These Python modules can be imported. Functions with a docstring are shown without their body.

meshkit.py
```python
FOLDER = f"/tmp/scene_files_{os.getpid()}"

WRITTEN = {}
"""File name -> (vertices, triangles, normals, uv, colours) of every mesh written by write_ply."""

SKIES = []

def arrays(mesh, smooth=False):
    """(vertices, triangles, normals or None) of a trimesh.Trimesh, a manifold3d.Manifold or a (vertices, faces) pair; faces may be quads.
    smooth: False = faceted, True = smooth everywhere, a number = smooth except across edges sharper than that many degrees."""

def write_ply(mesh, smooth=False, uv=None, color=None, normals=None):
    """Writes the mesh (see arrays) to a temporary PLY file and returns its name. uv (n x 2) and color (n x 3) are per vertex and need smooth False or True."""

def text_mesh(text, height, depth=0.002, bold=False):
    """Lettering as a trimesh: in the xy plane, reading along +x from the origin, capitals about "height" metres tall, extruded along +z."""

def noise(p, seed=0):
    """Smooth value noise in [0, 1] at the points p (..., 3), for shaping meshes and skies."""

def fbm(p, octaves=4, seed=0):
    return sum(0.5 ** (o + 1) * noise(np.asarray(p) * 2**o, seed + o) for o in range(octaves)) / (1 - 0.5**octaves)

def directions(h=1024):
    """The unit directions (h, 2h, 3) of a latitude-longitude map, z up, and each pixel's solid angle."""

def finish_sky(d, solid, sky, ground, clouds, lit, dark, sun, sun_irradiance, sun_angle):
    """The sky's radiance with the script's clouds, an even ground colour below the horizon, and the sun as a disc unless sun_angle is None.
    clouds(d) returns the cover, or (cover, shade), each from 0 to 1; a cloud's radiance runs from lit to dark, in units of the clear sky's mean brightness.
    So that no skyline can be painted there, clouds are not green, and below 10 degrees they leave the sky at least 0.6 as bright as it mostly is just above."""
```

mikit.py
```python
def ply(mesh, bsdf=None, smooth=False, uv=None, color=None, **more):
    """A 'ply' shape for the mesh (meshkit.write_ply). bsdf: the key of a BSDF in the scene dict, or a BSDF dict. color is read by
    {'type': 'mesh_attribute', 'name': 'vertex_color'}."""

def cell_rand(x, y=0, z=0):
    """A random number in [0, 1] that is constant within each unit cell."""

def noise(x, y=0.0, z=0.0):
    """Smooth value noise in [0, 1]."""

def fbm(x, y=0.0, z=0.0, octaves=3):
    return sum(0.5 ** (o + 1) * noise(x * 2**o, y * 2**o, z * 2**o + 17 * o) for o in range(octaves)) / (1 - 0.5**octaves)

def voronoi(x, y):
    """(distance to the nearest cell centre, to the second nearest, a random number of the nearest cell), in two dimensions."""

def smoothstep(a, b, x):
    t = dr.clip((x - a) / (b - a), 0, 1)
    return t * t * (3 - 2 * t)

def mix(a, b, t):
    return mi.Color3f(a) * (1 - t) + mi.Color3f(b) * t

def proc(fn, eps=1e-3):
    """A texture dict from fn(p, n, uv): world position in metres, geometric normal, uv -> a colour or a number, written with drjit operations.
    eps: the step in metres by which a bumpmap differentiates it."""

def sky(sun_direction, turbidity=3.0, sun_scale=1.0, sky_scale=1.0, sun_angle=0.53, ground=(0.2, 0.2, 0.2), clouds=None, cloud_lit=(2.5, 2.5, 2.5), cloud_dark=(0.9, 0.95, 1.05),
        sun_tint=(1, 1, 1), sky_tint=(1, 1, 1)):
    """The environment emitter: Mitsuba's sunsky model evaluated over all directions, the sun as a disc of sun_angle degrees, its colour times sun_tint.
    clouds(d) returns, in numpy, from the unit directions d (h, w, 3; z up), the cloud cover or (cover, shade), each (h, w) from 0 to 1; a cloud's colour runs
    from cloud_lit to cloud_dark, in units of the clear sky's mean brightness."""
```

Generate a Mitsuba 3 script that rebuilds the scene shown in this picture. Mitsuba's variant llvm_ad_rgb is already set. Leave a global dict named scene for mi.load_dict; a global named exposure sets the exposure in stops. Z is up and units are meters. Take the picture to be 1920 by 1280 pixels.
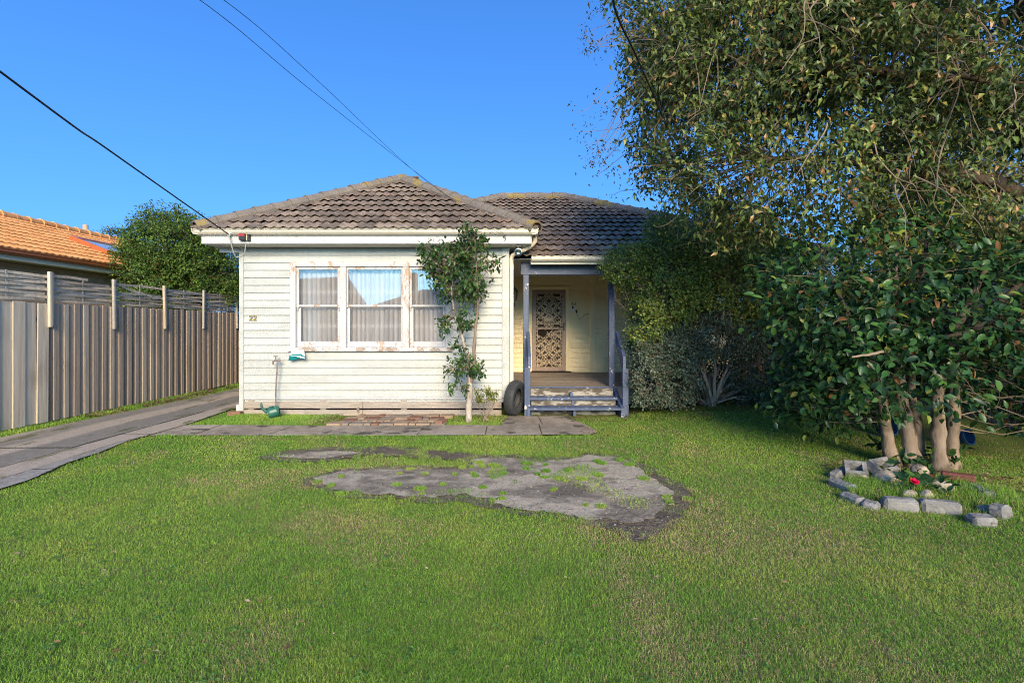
import math, random
import numpy as np, trimesh, manifold3d
import shapely, shapely.geometry as sg, shapely.affinity as sa
from shapely.ops import unary_union
import drjit as dr, mitsuba as mi
import mikit, meshkit
from mikit import noise, fbm, smoothstep, mix, cell_rand, voronoi
T = mi.ScalarTransform4f
PI = math.pi
scene, labels = {}, {}

# ---------------------------------------------------------------- camera, sky, exposure
F, CXP, CYP, CAMZ = 960.0, 963.0, 613.0, 1.5      # lens of the photograph in its own pixels, eye height in metres
scene['camera'] = {'type': 'perspective', 'fov': 90.0, 'fov_axis': 'x', 'near_clip': 0.05, 'far_clip': 2000.0,
                   'to_world': T().look_at(origin=[0, 0, CAMZ], target=[0, 1, CAMZ], up=[0, 0, 1]),
                   'principal_point_offset_x': 3.0 / 1920, 'principal_point_offset_y': 27.0 / 1280}
EL, AZ = 21.0, -81.0
SUN = (math.cos(math.radians(EL)) * math.cos(math.radians(AZ)), math.cos(math.radians(EL)) * math.sin(math.radians(AZ)), math.sin(math.radians(EL)))
scene['sky'] = mikit.sky(SUN, turbidity=6.0, sun_scale=0.80, sky_scale=0.94, sun_angle=24.0, sun_tint=(0.90, 0.94, 0.98), sky_tint=(0.235, 0.60, 1.24), ground=(0.16, 0.17, 0.12))
exposure = 3.25

# ---------------------------------------------------------------- helpers
def P(px, py, Y):
    return np.array([(px - CXP) * Y / F, Y, CAMZ - (py - CYP) * Y / F])
def G(px, py):
    Y = CAMZ * F / (py - CYP)
    return np.array([(px - CXP) * Y / F, Y])
def sm(a, b, x):
    t = np.clip((np.asarray(x, float) - a) / (b - a), 0, 1)
    return t * t * (3 - 2 * t)
def gz(x, y):
    """Height of the ground: level, with a slight rise towards the shrubs right of the porch."""
    x, y = np.asarray(x, float), np.asarray(y, float)
    return 0.20 * sm(1.6, 3.6, x) * sm(6.2, 9.2, y)
def numbered(key):
    if key not in USED:
        USED[key] = 0
        return key
    USED[key] += 1
    return f'{key}_{USED[key]:03d}'
USED = {}
def ref(b):
    return {'type': 'ref', 'id': b}
def add(key, mesh, bsdf, smooth=False, to_world=None, **kw):
    """One entry of the scene from a mesh or a ready shape dict; returns the key it was given."""
    key = numbered(key)
    d = dict(mesh) if isinstance(mesh, dict) else mikit.ply(mesh, bsdf, smooth=smooth, **kw)
    if isinstance(mesh, dict) and bsdf:
        d['bsdf'] = ref(bsdf)
    if to_world is not None:
        d['to_world'] = to_world
    assert key not in scene, key
    scene[key] = d
    return key
def tag(key, label=None, category=None, group=None, kind=None):
    d = labels.setdefault(key, {})
    for k, v in (('label', label), ('category', category), ('group', group), ('kind', kind)):
        if v: d[k] = v
    return key
def thing(name, label, category, group=None):
    return tag(numbered(name), label, category, group)
def box(x0, x1, y0, y1, z0, z1):
    m = trimesh.creation.box(extents=[abs(x1 - x0), abs(y1 - y0), abs(z1 - z0)])
    m.apply_translation([(x0 + x1) / 2, (y0 + y1) / 2, (z0 + z1) / 2])
    return m
def bbox(x0, x1, y0, y1, z0, z1, b=0.004):
    """A box with chamfered edges."""
    x0, x1, y0, y1, z0, z1 = min(x0, x1), max(x0, x1), min(y0, y1), max(y0, y1), min(z0, z1), max(z0, z1)
    b = min(b, (x1 - x0) * .4, (y1 - y0) * .4, (z1 - z0) * .4)
    pts = []
    for x, sx in ((x0, 1), (x1, -1)):
        for y, sy in ((y0, 1), (y1, -1)):
            for z, sz in ((z0, 1), (z1, -1)):
                pts += [[x + sx * b, y + sy * b, z], [x + sx * b, y, z + sz * b], [x, y + sy * b, z + sz * b]]
    return trimesh.convex.convex_hull(np.array(pts))
def cat(*ms):
    ms = [m for a in ms for m in (a if isinstance(a, (list, tuple)) else [a])]
    return trimesh.util.concatenate(ms)
def tri(v, f):
    v, f = np.asarray(v, float), np.asarray(f, int)
    if f.shape[1] == 4:
        f = np.vstack([f[:, [0, 1, 2]], f[:, [0, 2, 3]]])
    return trimesh.Trimesh(v, f, process=False)
def tube(points, radii, sides=6, cap=True):
    p = np.asarray(points, float)
    t = np.gradient(p, axis=0); t /= np.linalg.norm(t, axis=1, keepdims=True) + 1e-12
    up = np.where(np.abs(t[:, 2:]) < 0.9, [0, 0, 1.0], [1.0, 0, 0])
    a = np.cross(t, up); a /= np.linalg.norm(a, axis=1, keepdims=True) + 1e-12
    for i in range(1, len(a)):          # keep the ring from twisting
        w = a[i - 1] - t[i] * np.dot(a[i - 1], t[i]); a[i] = w / (np.linalg.norm(w) + 1e-12)
    b = np.cross(t, a); ang = np.arange(sides) * 2 * PI / sides
    r = np.broadcast_to(radii, (len(p),))
    v = (p[:, None] + r[:, None, None] * (np.cos(ang)[None, :, None] * a[:, None] + np.sin(ang)[None, :, None] * b[:, None])).reshape(-1, 3)
    i, j = np.meshgrid(np.arange(len(p) - 1), np.arange(sides), indexing='ij')
    q = np.stack([i * sides + j, i * sides + (j + 1) % sides, (i + 1) * sides + (j + 1) % sides, (i + 1) * sides + j], -1).reshape(-1, 4)
    f = np.vstack([q[:, [0, 1, 2]], q[:, [0, 2, 3]]])
    if cap:
        n = len(v); v = np.vstack([v, p[:1], p[-1:]])
        k = np.arange(sides); e = (len(p) - 1) * sides
        f = np.vstack([f, np.stack([(k + 1) % sides, k, k * 0 + n], 1), np.stack([e + k, e + (k + 1) % sides, k * 0 + n + 1], 1)])
    return trimesh.Trimesh(v, f[:, ::-1], process=False)
def spline(pts, n=24):
    """Catmull-Rom through the points."""
    p = np.asarray(pts, float); p = np.vstack([2 * p[0] - p[1], p, 2 * p[-1] - p[-2]])
    out = []
    m = len(p) - 3
    for i in range(m):
        t = np.linspace(0, 1, max(2, n // m + 1))[:, None][: None if i == m - 1 else -1]
        a, b, c, d = p[i:i + 4]
        out.append(0.5 * (2 * b + (c - a) * t + (2 * a - 5 * b + 4 * c - d) * t ** 2 + (3 * b - a - 3 * c + d) * t ** 3))
    return np.vstack(out)
def extrude(poly, depth):
    return cat([trimesh.creation.extrude_polygon(g, depth, engine='earcut') for g in getattr(poly, 'geoms', [poly]) if g.area > 1e-7])
def upright(m, x, y, z):
    """Stands an extruded shape up: its xy plane becomes xz, facing -y."""
    m = m.copy(); v = np.array(m.vertices)
    m.vertices = np.stack([v[:, 0] + x, y - v[:, 2], v[:, 1] + z], 1)
    return m
def prism(profile, path):
    """A profile [(a, b)] given in y and z, swept along x from path[0] to path[1]."""
    pr = np.asarray(profile, float); n = len(pr)
    v = np.vstack([np.column_stack([np.full(n, x), pr]) for x in path])
    f = []
    for i in range(n):
        j = (i + 1) % n
        f += [[i, j, n + j], [i, n + j, n + i]]
    tr = trimesh.creation.triangulate_polygon(sg.Polygon(pr), engine='earcut')[1]
    f = f + [list(t) for t in tr] + [[t[2] + n, t[1] + n, t[0] + n] for t in tr]
    m = trimesh.Trimesh(v, f, process=False); m.fix_normals()
    return m
def rot(m, deg, axis, at=(0, 0, 0)):
    m = m.copy(); m.apply_transform(trimesh.transformations.rotation_matrix(math.radians(deg), axis, at)); return m
def mv(m, x, y, z):
    m = m.copy(); m.apply_translation([x, y, z]); return m
def rough(m, amp, freq, seed=0):
    m = m.copy(); v = np.array(m.vertices)
    d = np.stack([meshkit.fbm(v * freq + 31 * k, 3, seed + k) - 0.5 for k in range(3)], 1)
    m.vertices = v + d * 2 * amp
    return m
def sheet(poly, z, step=0.12, lift=None):
    """A flat sheet over a polygon, following the ground, cut into cells so that it can follow it."""
    v, f = trimesh.creation.triangulate_polygon(poly, engine='earcut')
    m = trimesh.Trimesh(np.column_stack([v, np.zeros(len(v))]), f, process=False)
    m = m.subdivide_to_size(step, max_iter=12)
    v = np.array(m.vertices); v[:, 2] = z + gz(v[:, 0], v[:, 1]) + (lift(v) if lift else 0)
    n = np.cross(v[m.faces[:, 1]] - v[m.faces[:, 0]], v[m.faces[:, 2]] - v[m.faces[:, 0]])[:, 2]
    f = np.array(m.faces); f[n < 0] = f[n < 0][:, ::-1]
    return trimesh.Trimesh(v, f, process=False)

# ---------------------------------------------------------------- materials
def C(*v):
    return mi.Color3f(*v)
def pbsdf(name, color, roughness=0.6, spec=0.4, metallic=0.0, bump=None, bscale=0.003, **kw):
    base = {'type': 'rgb', 'value': list(color)} if isinstance(color, (tuple, list)) else color
    d = {'type': 'principled', 'base_color': base, 'roughness': roughness, 'specular': spec, 'metallic': metallic, **kw}
    if bump is not None:
        d = {'type': 'bumpmap', 'arbitrary': mikit.proc(bump), 'scale': bscale, 'bsdf': d}
    scene[name] = {'type': 'twosided', 'bsdf': d}
def matte(name, fn, bump=None, bscale=0.003):
    d = {'type': 'diffuse', 'reflectance': mikit.proc(fn) if callable(fn) else {'type': 'rgb', 'value': list(fn)}}
    if bump is not None:
        d = {'type': 'bumpmap', 'arbitrary': mikit.proc(bump), 'scale': bscale, 'bsdf': d}
    scene[name] = {'type': 'twosided', 'bsdf': d}

def f_cream(p, n, uv):
    d = fbm(p.x * 0.9, p.y * 0.9, p.z * 5.0)
    s = noise(p.x * 22, p.y * 22, p.z * 2.5)
    c = mix(C(0.365, 0.383, 0.383), C(0.420, 0.445, 0.450), smoothstep(0.3, 0.7, d))
    return c * (0.93 + 0.07 * s)
pbsdf('cream_cladding', mikit.proc(f_cream), 0.42, 0.4)
def f_warm_bounce(p, n, uv):
    d = fbm(p.x * 1.2, p.y, p.z * 6.0)
    return mix(C(0.72, 0.58, 0.34), C(0.82, 0.70, 0.45), d) * (0.93 + 0.07 * noise(p.x * 26, p.y, p.z * 3))
pbsdf('warm_bounce_cladding', mikit.proc(f_warm_bounce), 0.45, 0.4)  # cream boards, with warm light bounced off the deck painted in as yellow
def peel(p):
    a = fbm(p.x * 9, p.y * 9, p.z * 3.2, 4)
    b = noise(p.x * 48, p.y * 48, p.z * 24)
    return a * 0.75 + b * 0.25
def f_peel(p, n, uv):
    w = peel(p)
    wood = mix(C(0.30, 0.21, 0.16), C(0.42, 0.33, 0.27), noise(p.x * 60, p.y * 60, p.z * 8))
    return mix(mix(C(0.40, 0.405, 0.43), C(0.46, 0.47, 0.50), noise(p.x * 6, p.y, p.z * 3)), wood, smoothstep(0.60, 0.665, w))
pbsdf('peeling_white', mikit.proc(f_peel), 0.6, 0.3, bump=lambda p, n, uv: smoothstep(0.67, 0.60, peel(p)), bscale=0.0015)
def f_peel2(p, n, uv):
    w = fbm(p.x * 7, p.y * 7, p.z * 9, 4) * 0.7 + noise(p.x * 40, p.y * 30, p.z * 60) * 0.3
    wood = mix(C(0.20, 0.15, 0.12), C(0.40, 0.34, 0.30), noise(p.x * 12, p.y * 60, p.z * 60))
    return mix(C(0.52, 0.51, 0.52), wood, smoothstep(0.46, 0.56, w))
pbsdf('flaking_white', mikit.proc(f_peel2), 0.7, 0.2)
def f_fascia(p, n, uv):
    w = fbm(p.x * 5, p.y * 5, p.z * 14, 4) * 0.7 + noise(p.x * 30, p.y * 30, p.z * 60) * 0.3
    return mix(C(0.47, 0.475, 0.50), C(0.38, 0.30, 0.26), smoothstep(0.66, 0.72, w))
pbsdf('fascia_white', mikit.proc(f_fascia), 0.5, 0.3)
pbsdf('gutter_cream', mikit.proc(lambda p, n, uv: mix(C(0.50, 0.48, 0.42), C(0.43, 0.405, 0.34), fbm(p.x * 3, p.y * 3, p.z * 9))), 0.35, 0.5)
pbsdf('downpipe_cream', mikit.proc(lambda p, n, uv: mix(C(0.74, 0.66, 0.54), C(0.62, 0.52, 0.40), fbm(p.x * 8, p.y * 8, p.z * 2))), 0.4, 0.5)
def f_blue(p, n, uv):
    a = fbm(p.x * 9, p.y * 9, p.z * 7, 4) * 0.7 + noise(p.x * 55, p.y * 55, p.z * 40) * 0.3
    c = mix(C(0.040, 0.062, 0.125), C(0.070, 0.098, 0.180), noise(p.x * 18, p.y * 18, p.z * 3))
    return mix(c, C(0.42, 0.42, 0.44), smoothstep(0.66, 0.72, a))
pbsdf('blue_paint', mikit.proc(f_blue), 0.5, 0.4)
def f_tile(k):
    base = [(0.195, 0.158, 0.136), (0.158, 0.130, 0.116), (0.245, 0.198, 0.165), (0.20, 0.150, 0.128)][k]
    def fn(p, n, uv):
        s = fbm(p.x * 7, p.y * 7, p.z * 7, 3)
        g = noise(p.x * 60, p.y * 60, p.z * 60)
        c = mix(C(*[b * 0.72 for b in base]), C(*[b * 1.3 for b in base]), smoothstep(0.25, 0.75, s))
        return mix(c * (0.85 + 0.3 * g), C(0.40, 0.38, 0.33), smoothstep(0.76, 0.80, fbm(p.x * 16 + 7, p.y * 16, p.z * 16, 3)))
    return fn
for k in range(4):
    matte(f'roof_tile_{"abcd"[k]}', f_tile(k), bump=lambda p, n, uv: fbm(p.x * 55, p.y * 55, p.z * 55), bscale=0.004)
def f_cap(p, n, uv):
    s = fbm(p.x * 8, p.y * 8, p.z * 8, 3)
    li = smoothstep(0.60, 0.72, fbm(p.x * 3.1 + 5, p.y * 3.1, p.z * 3.1, 3))
    c = mix(C(0.135, 0.120, 0.110), C(0.22, 0.195, 0.175), s)
    return mix(c, C(0.26, 0.20, 0.075), li * 0.8)
matte('ridge_cap_grey', f_cap, bump=lambda p, n, uv: fbm(p.x * 45, p.y * 45, p.z * 45), bscale=0.004)
matte('mortar', lambda p, n, uv: mix(C(0.22, 0.2, 0.17), C(0.36, 0.32, 0.27), fbm(p.x * 20, p.y * 20, p.z * 20)))
def grey_wood(name, lo, hi, warm=(0.30, 0.24, 0.18), kx=38, kz=1.2):
    def fn(p, n, uv):
        g = noise(p.x * kx, p.y * kx, p.z * kz) * 0.6 + noise(p.x * kx * 3, p.y * kx * 3, p.z * kz * 4) * 0.4
        w = fbm(p.x * 1.1, p.y * 2.3, p.z * 1.4)
        return mix(mix(C(*lo), C(*hi), g), C(*warm), smoothstep(0.5, 0.8, w) * 0.45)
    matte(name, fn, bump=lambda p, n, uv: noise(p.x * kx, p.y * kx, p.z * kz), bscale=0.002)
grey_wood('paling_pale', (0.38, 0.31, 0.24), (0.54, 0.455, 0.36))
grey_wood('paling_painted_sun', (0.48, 0.40, 0.31), (0.66, 0.57, 0.46))  # same timber, direct sunlight painted in as a paler tone for the near end
grey_wood('paling_mid', (0.29, 0.232, 0.185), (0.41, 0.335, 0.275))
grey_wood('paling_dark', (0.165, 0.132, 0.108), (0.26, 0.215, 0.18))
grey_wood('lattice_grey', (0.26, 0.245, 0.225), (0.44, 0.41, 0.365), kx=8, kz=60)
grey_wood('base_board', (0.22, 0.195, 0.175), (0.40, 0.36, 0.33), (0.32, 0.24, 0.18), kx=6, kz=50)
def f_deck(p, n, uv):
    g = noise(p.x * 4, p.y * 60, p.z * 4)
    return mix(C(0.20, 0.165, 0.14), C(0.36, 0.31, 0.27), g * 0.6 + 0.4 * fbm(p.x * 3, p.y * 3))
matte('deck_wood', f_deck)
def f_conc(p, n, uv):
    a = fbm(p.x * 1.3, p.y * 1.3, 0, 4); b = fbm(p.x * 14, p.y * 14, p.z * 14, 3); g = noise(p.x * 90, p.y * 90, p.z * 90)
    c = mix(C(0.24, 0.205, 0.17), C(0.39, 0.335, 0.275), smoothstep(0.3, 0.7, a * 0.6 + b * 0.4))
    return mix(c, C(0.10, 0.095, 0.08), smoothstep(0.62, 0.76, fbm(p.x * 4 + 9, p.y * 4, 3, 4))) * (0.85 + 0.3 * g)
matte('path_concrete', f_conc, bump=lambda p, n, uv: fbm(p.x * 60, p.y * 60, 0), bscale=0.003)
def f_drive(p, n, uv):
    u = p.x + 0.10 * (fbm(p.y * 0.6, 3.0) - 0.5) + 0.12 * (p.y - 6) * 0.0
    tr = smoothstep(0.50, 0.10, dr.abs(u + 6.62)) * 0.75 + smoothstep(0.42, 0.12, dr.abs(u + 5.74))
    tr = dr.clip(tr + 0.8 * (fbm(p.x * 3, p.y * 0.5, 2, 4) - 0.5), 0, 1)
    g = fbm(p.x * 22, p.y * 22, 0, 3); h = noise(p.x * 90, p.y * 90)
    c = mix(C(0.37, 0.32, 0.265), C(0.215, 0.200, 0.178), smoothstep(0.25, 0.8, tr))
    moss = smoothstep(0.66, 0.76, fbm(p.x * 5 + 3, p.y * 1.6, 7, 4))
    return mix(c, C(0.10, 0.11, 0.045), moss * 0.7) * (0.72 + 0.36 * g + 0.2 * h)
matte('driveway_concrete', f_drive, bump=lambda p, n, uv: fbm(p.x * 50, p.y * 50, 0), bscale=0.004)
def f_edge(p, n, uv):
    g = fbm(p.x * 16, p.y * 16, 0, 3)
    return mix(C(0.20, 0.19, 0.175), C(0.36, 0.345, 0.32), g) * (0.85 + 0.3 * noise(p.x * 80, p.y * 80))
matte('edging_concrete', f_edge, bump=lambda p, n, uv: fbm(p.x * 40, p.y * 40, p.z * 40), bscale=0.006)
def f_patch(p, n, uv):
    a = fbm(p.x * 1.6 + 4, p.y * 2.6, 0, 4); b = fbm(p.x * 9, p.y * 9, 0, 4); g = noise(p.x * 85, p.y * 85)
    c = mix(C(0.22, 0.192, 0.155), C(0.40, 0.352, 0.282), smoothstep(0.36, 0.62, a * 0.5 + b * 0.5))
    c = mix(c, C(0.42, 0.37, 0.29), smoothstep(0.58, 0.72, fbm(p.x * 2.6 + 2, p.y * 6.0, 9, 4)) * 0.7)
    mud = smoothstep(0.52, 0.64, fbm(p.x * 1.9 + 31, p.y * 3.4 + 8, 0, 4))
    return mix(c, C(0.085, 0.075, 0.064), mud * 0.5) * (0.78 + 0.42 * g)
matte('worn_concrete', f_patch, bump=lambda p, n, uv: fbm(p.x * 35, p.y * 35, 0), bscale=0.008)
def f_soil(p, n, uv):
    a = fbm(p.x * 8, p.y * 8, 0, 4); g = noise(p.x * 110, p.y * 110)
    return mix(C(0.075, 0.066, 0.056), C(0.17, 0.145, 0.115), a) * (0.7 + 0.6 * g)
matte('dark_soil', f_soil, bump=lambda p, n, uv: fbm(p.x * 30, p.y * 30, 0), bscale=0.02)
def f_ground(p, n, uv):
    a = fbm(p.x * 0.8, p.y * 0.8, 0, 3); b = fbm(p.x * 12, p.y * 12, 0, 3); g = noise(p.x * 140, p.y * 140)
    c = mix(C(0.085, 0.135, 0.032), C(0.16, 0.205, 0.055), a)
    return mix(c, C(0.22, 0.175, 0.10), smoothstep(0.5, 0.8, b) * 0.6) * (0.7 + 0.5 * g)
matte('lawn_ground', f_ground)
def f_brick(cols, k):
    def fn(p, n, uv):
        r = fbm(p.x * 5, p.y * 5, p.z * 5, 3); g = noise(p.x * 70, p.y * 70, p.z * 70)
        return mix(C(*cols[0]), C(*cols[1]), r) * (0.75 + 0.45 * g)
    return fn
matte('paver_tan', f_brick([(0.26, 0.19, 0.14), (0.36, 0.27, 0.20)], 0))
matte('paver_red', f_brick([(0.19, 0.105, 0.08), (0.27, 0.16, 0.12)], 1))
matte('paver_grey', f_brick([(0.20, 0.165, 0.14), (0.30, 0.25, 0.21)], 2))
matte('clay_brick', f_brick([(0.38, 0.25, 0.16), (0.56, 0.40, 0.27)], 3))
matte('orange_brick', f_brick([(0.34, 0.18, 0.09), (0.48, 0.28, 0.14)], 3))
matte('red_brick', f_brick([(0.12, 0.05, 0.042), (0.19, 0.085, 0.07)], 3))
matte('orange_tile', lambda p, n, uv: mix(C(0.62, 0.27, 0.10), C(0.72, 0.38, 0.16), fbm(p.x * 3, p.y * 3, p.z * 6)) * (0.8 + 0.3 * noise(p.x * 9, p.y * 9, p.z * 9)))
pbsdf('rust_gutter', (0.36, 0.10, 0.035), 0.3, 0.5)
matte('cream_trim', (0.62, 0.55, 0.40))
matte('rock_grey', lambda p, n, uv: mix(C(0.24, 0.20, 0.16), C(0.46, 0.40, 0.33), fbm(p.x * 14, p.y * 14, p.z * 14)))
matte('block_grey', lambda p, n, uv: mix(C(0.10, 0.10, 0.098), C(0.31, 0.31, 0.315), fbm(p.x * 11, p.y * 11, p.z * 11, 4)) * (0.8 + 0.4 * noise(p.x * 90, p.y * 90, p.z * 90)),
      bump=lambda p, n, uv: fbm(p.x * 40, p.y * 40, p.z * 40), bscale=0.01)
def bark(name, lo, hi):
    matte(name, lambda p, n, uv: mix(mix(C(*lo), C(*hi), fbm(p.x * 22, p.y * 22, p.z * 7, 3)), C(lo[0] * .5, lo[1] * .55, lo[2] * .5), smoothstep(.55, .72, fbm(p.x * 11 + 3, p.y * 11, p.z * 5, 4)) * .8), bump=lambda p, n, uv: fbm(p.x * 40, p.y * 40, p.z * 14), bscale=0.006)
bark('bark_grey', (0.13, 0.098, 0.076), (0.285, 0.23, 0.185))
bark('bark_brown', (0.07, 0.05, 0.038), (0.17, 0.125, 0.095))
bark('bark_pale', (0.26, 0.22, 0.19), (0.48, 0.43, 0.39))
matte('twig_tan', (0.24, 0.19, 0.145))
VC = {'type': 'mesh_attribute', 'name': 'vertex_color'}
def leafy(name, gloss, trans, rough_=0.34):
    thin = {'type': 'principledthin', 'base_color': VC, 'roughness': 0.5, 'diff_trans': trans, 'spec_trans': 0.0, 'eta': 1.4}
    if gloss:
        shiny = {'type': 'twosided', 'bsdf': {'type': 'principled', 'base_color': VC, 'roughness': rough_, 'specular': 0.55}}
        scene[name] = {'type': 'blendbsdf', 'weight': gloss, 'a': thin, 'b': shiny}
    else:
        scene[name] = thin
leafy('leaf_gloss', 0.42, 1.0, 0.36)
leafy('leaf_soft', 0.3, 0.9, 0.45)
leafy('grass_blade', 0.0, 0.8)
pbsdf('tyre_rubber', mikit.proc(lambda p, n, uv: mix(C(0.022, 0.024, 0.028), C(0.05, 0.055, 0.062), fbm(p.x * 9, p.y * 9, p.z * 9))), 0.65, 0.3)
pbsdf('black_plastic', (0.018, 0.018, 0.019), 0.4, 0.5)
pbsdf('black_iron', (0.022, 0.021, 0.02), 0.5, 0.5)
pbsdf('cable_black', (0.012, 0.012, 0.014), 0.6, 0.3)
pbsdf('cable_grey', (0.30, 0.29, 0.27), 0.5, 0.3)
pbsdf('red_plastic', (0.30, 0.03, 0.04), 0.35, 0.5)
pbsdf('white_plastic', (0.68, 0.68, 0.66), 0.4, 0.5)
pbsdf('brass', (0.40, 0.30, 0.10), 0.4, 0.5, 0.8)
pbsdf('dark_numeral', (0.06, 0.05, 0.035), 0.5, 0.4)
pbsdf('steel_pipe', mikit.proc(lambda p, n, uv: mix(C(0.10, 0.08, 0.07), C(0.22, 0.2, 0.19), fbm(p.x * 30, p.y * 30, p.z * 9))), 0.55, 0.5)
pbsdf('door_brown', mikit.proc(lambda p, n, uv: mix(C(0.215, 0.15, 0.125), C(0.27, 0.195, 0.16), fbm(p.x * 6, p.y * 6, p.z * 4))), 0.4, 0.5)
pbsdf('grille_tan', (0.40, 0.305, 0.20), 0.4, 0.5)
matte('door_dark', (0.035, 0.026, 0.022))
matte('mat_dark', (0.03, 0.024, 0.022))
matte('interior', (0.20, 0.18, 0.16))
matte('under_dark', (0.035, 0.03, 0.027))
matte('soffit_grey', lambda p, n, uv: mix(C(0.50, 0.49, 0.46), C(0.62, 0.61, 0.58), fbm(p.x * 4, p.y * 4, p.z * 4)))
pbsdf('teal_print', (0.01, 0.22, 0.25), 0.35, 0.5)
pbsdf('paper_white', (0.60, 0.68, 0.74), 0.4, 0.4)
pbsdf('green_plastic', mikit.proc(lambda p, n, uv: mix(C(0.012, 0.075, 0.062), C(0.03, 0.13, 0.105), fbm(p.x * 12, p.y * 12, p.z * 12))), 0.4, 0.5)
pbsdf('blue_pot', (0.012, 0.05, 0.16), 0.3, 0.5)
matte('flower_pink', (0.55, 0.012, 0.07))
pbsdf('lamp_chrome', (0.7, 0.7, 0.72), 0.12, 0.5, 1.0)
scene['window_glass'] = {'type': 'thindielectric', 'int_ior': 1.95}
scene['roof_glass'] = {'type': 'twosided', 'bsdf': {'type': 'principled', 'base_color': {'type': 'rgb', 'value': [0.20, 0.22, 0.24]}, 'roughness': 0.15, 'specular': 0.8}}
def f_lace(p, n, uv):
    """How much of the sheer cloth is thread: dense in the folds and along the lace bands."""
    fold = noise(p.x * 26 + 2.5 * noise(p.x * 5, 2.0), 1.0) * 0.5 + noise(p.x * 75, p.z * 0.6) * 0.3 + noise(p.x * 9, 7.0) * 0.3
    band = dr.maximum(dr.maximum(smoothstep(0.035, 0.02, dr.abs(p.z - 1.52)), smoothstep(0.035, 0.02, dr.abs(p.z - 1.80))),
                      dr.maximum(smoothstep(0.035, 0.02, dr.abs(p.z - 2.12)), smoothstep(0.03, 0.02, dr.abs(p.z - 2.42))))
    hole = smoothstep(0.25, 0.42, dr.abs(dr.sin(p.x * 62.0)) * dr.abs(dr.sin(p.z * 80.0)))
    return dr.clip(0.52 + 0.5 * fold + 0.42 * band * (1 - 0.6 * hole), 0, 1)
scene['lace'] = {'type': 'mask', 'opacity': mikit.proc(f_lace), 'bsdf': {'type': 'principledthin', 'base_color': {'type': 'rgb', 'value': [0.80, 0.79, 0.82]}, 'roughness': 0.7, 'diff_trans': 1.0, 'spec_trans': 0.0}}
pbsdf('bluish_drape', (0.30, 0.42, 0.52), 0.8, 0.1)

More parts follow.
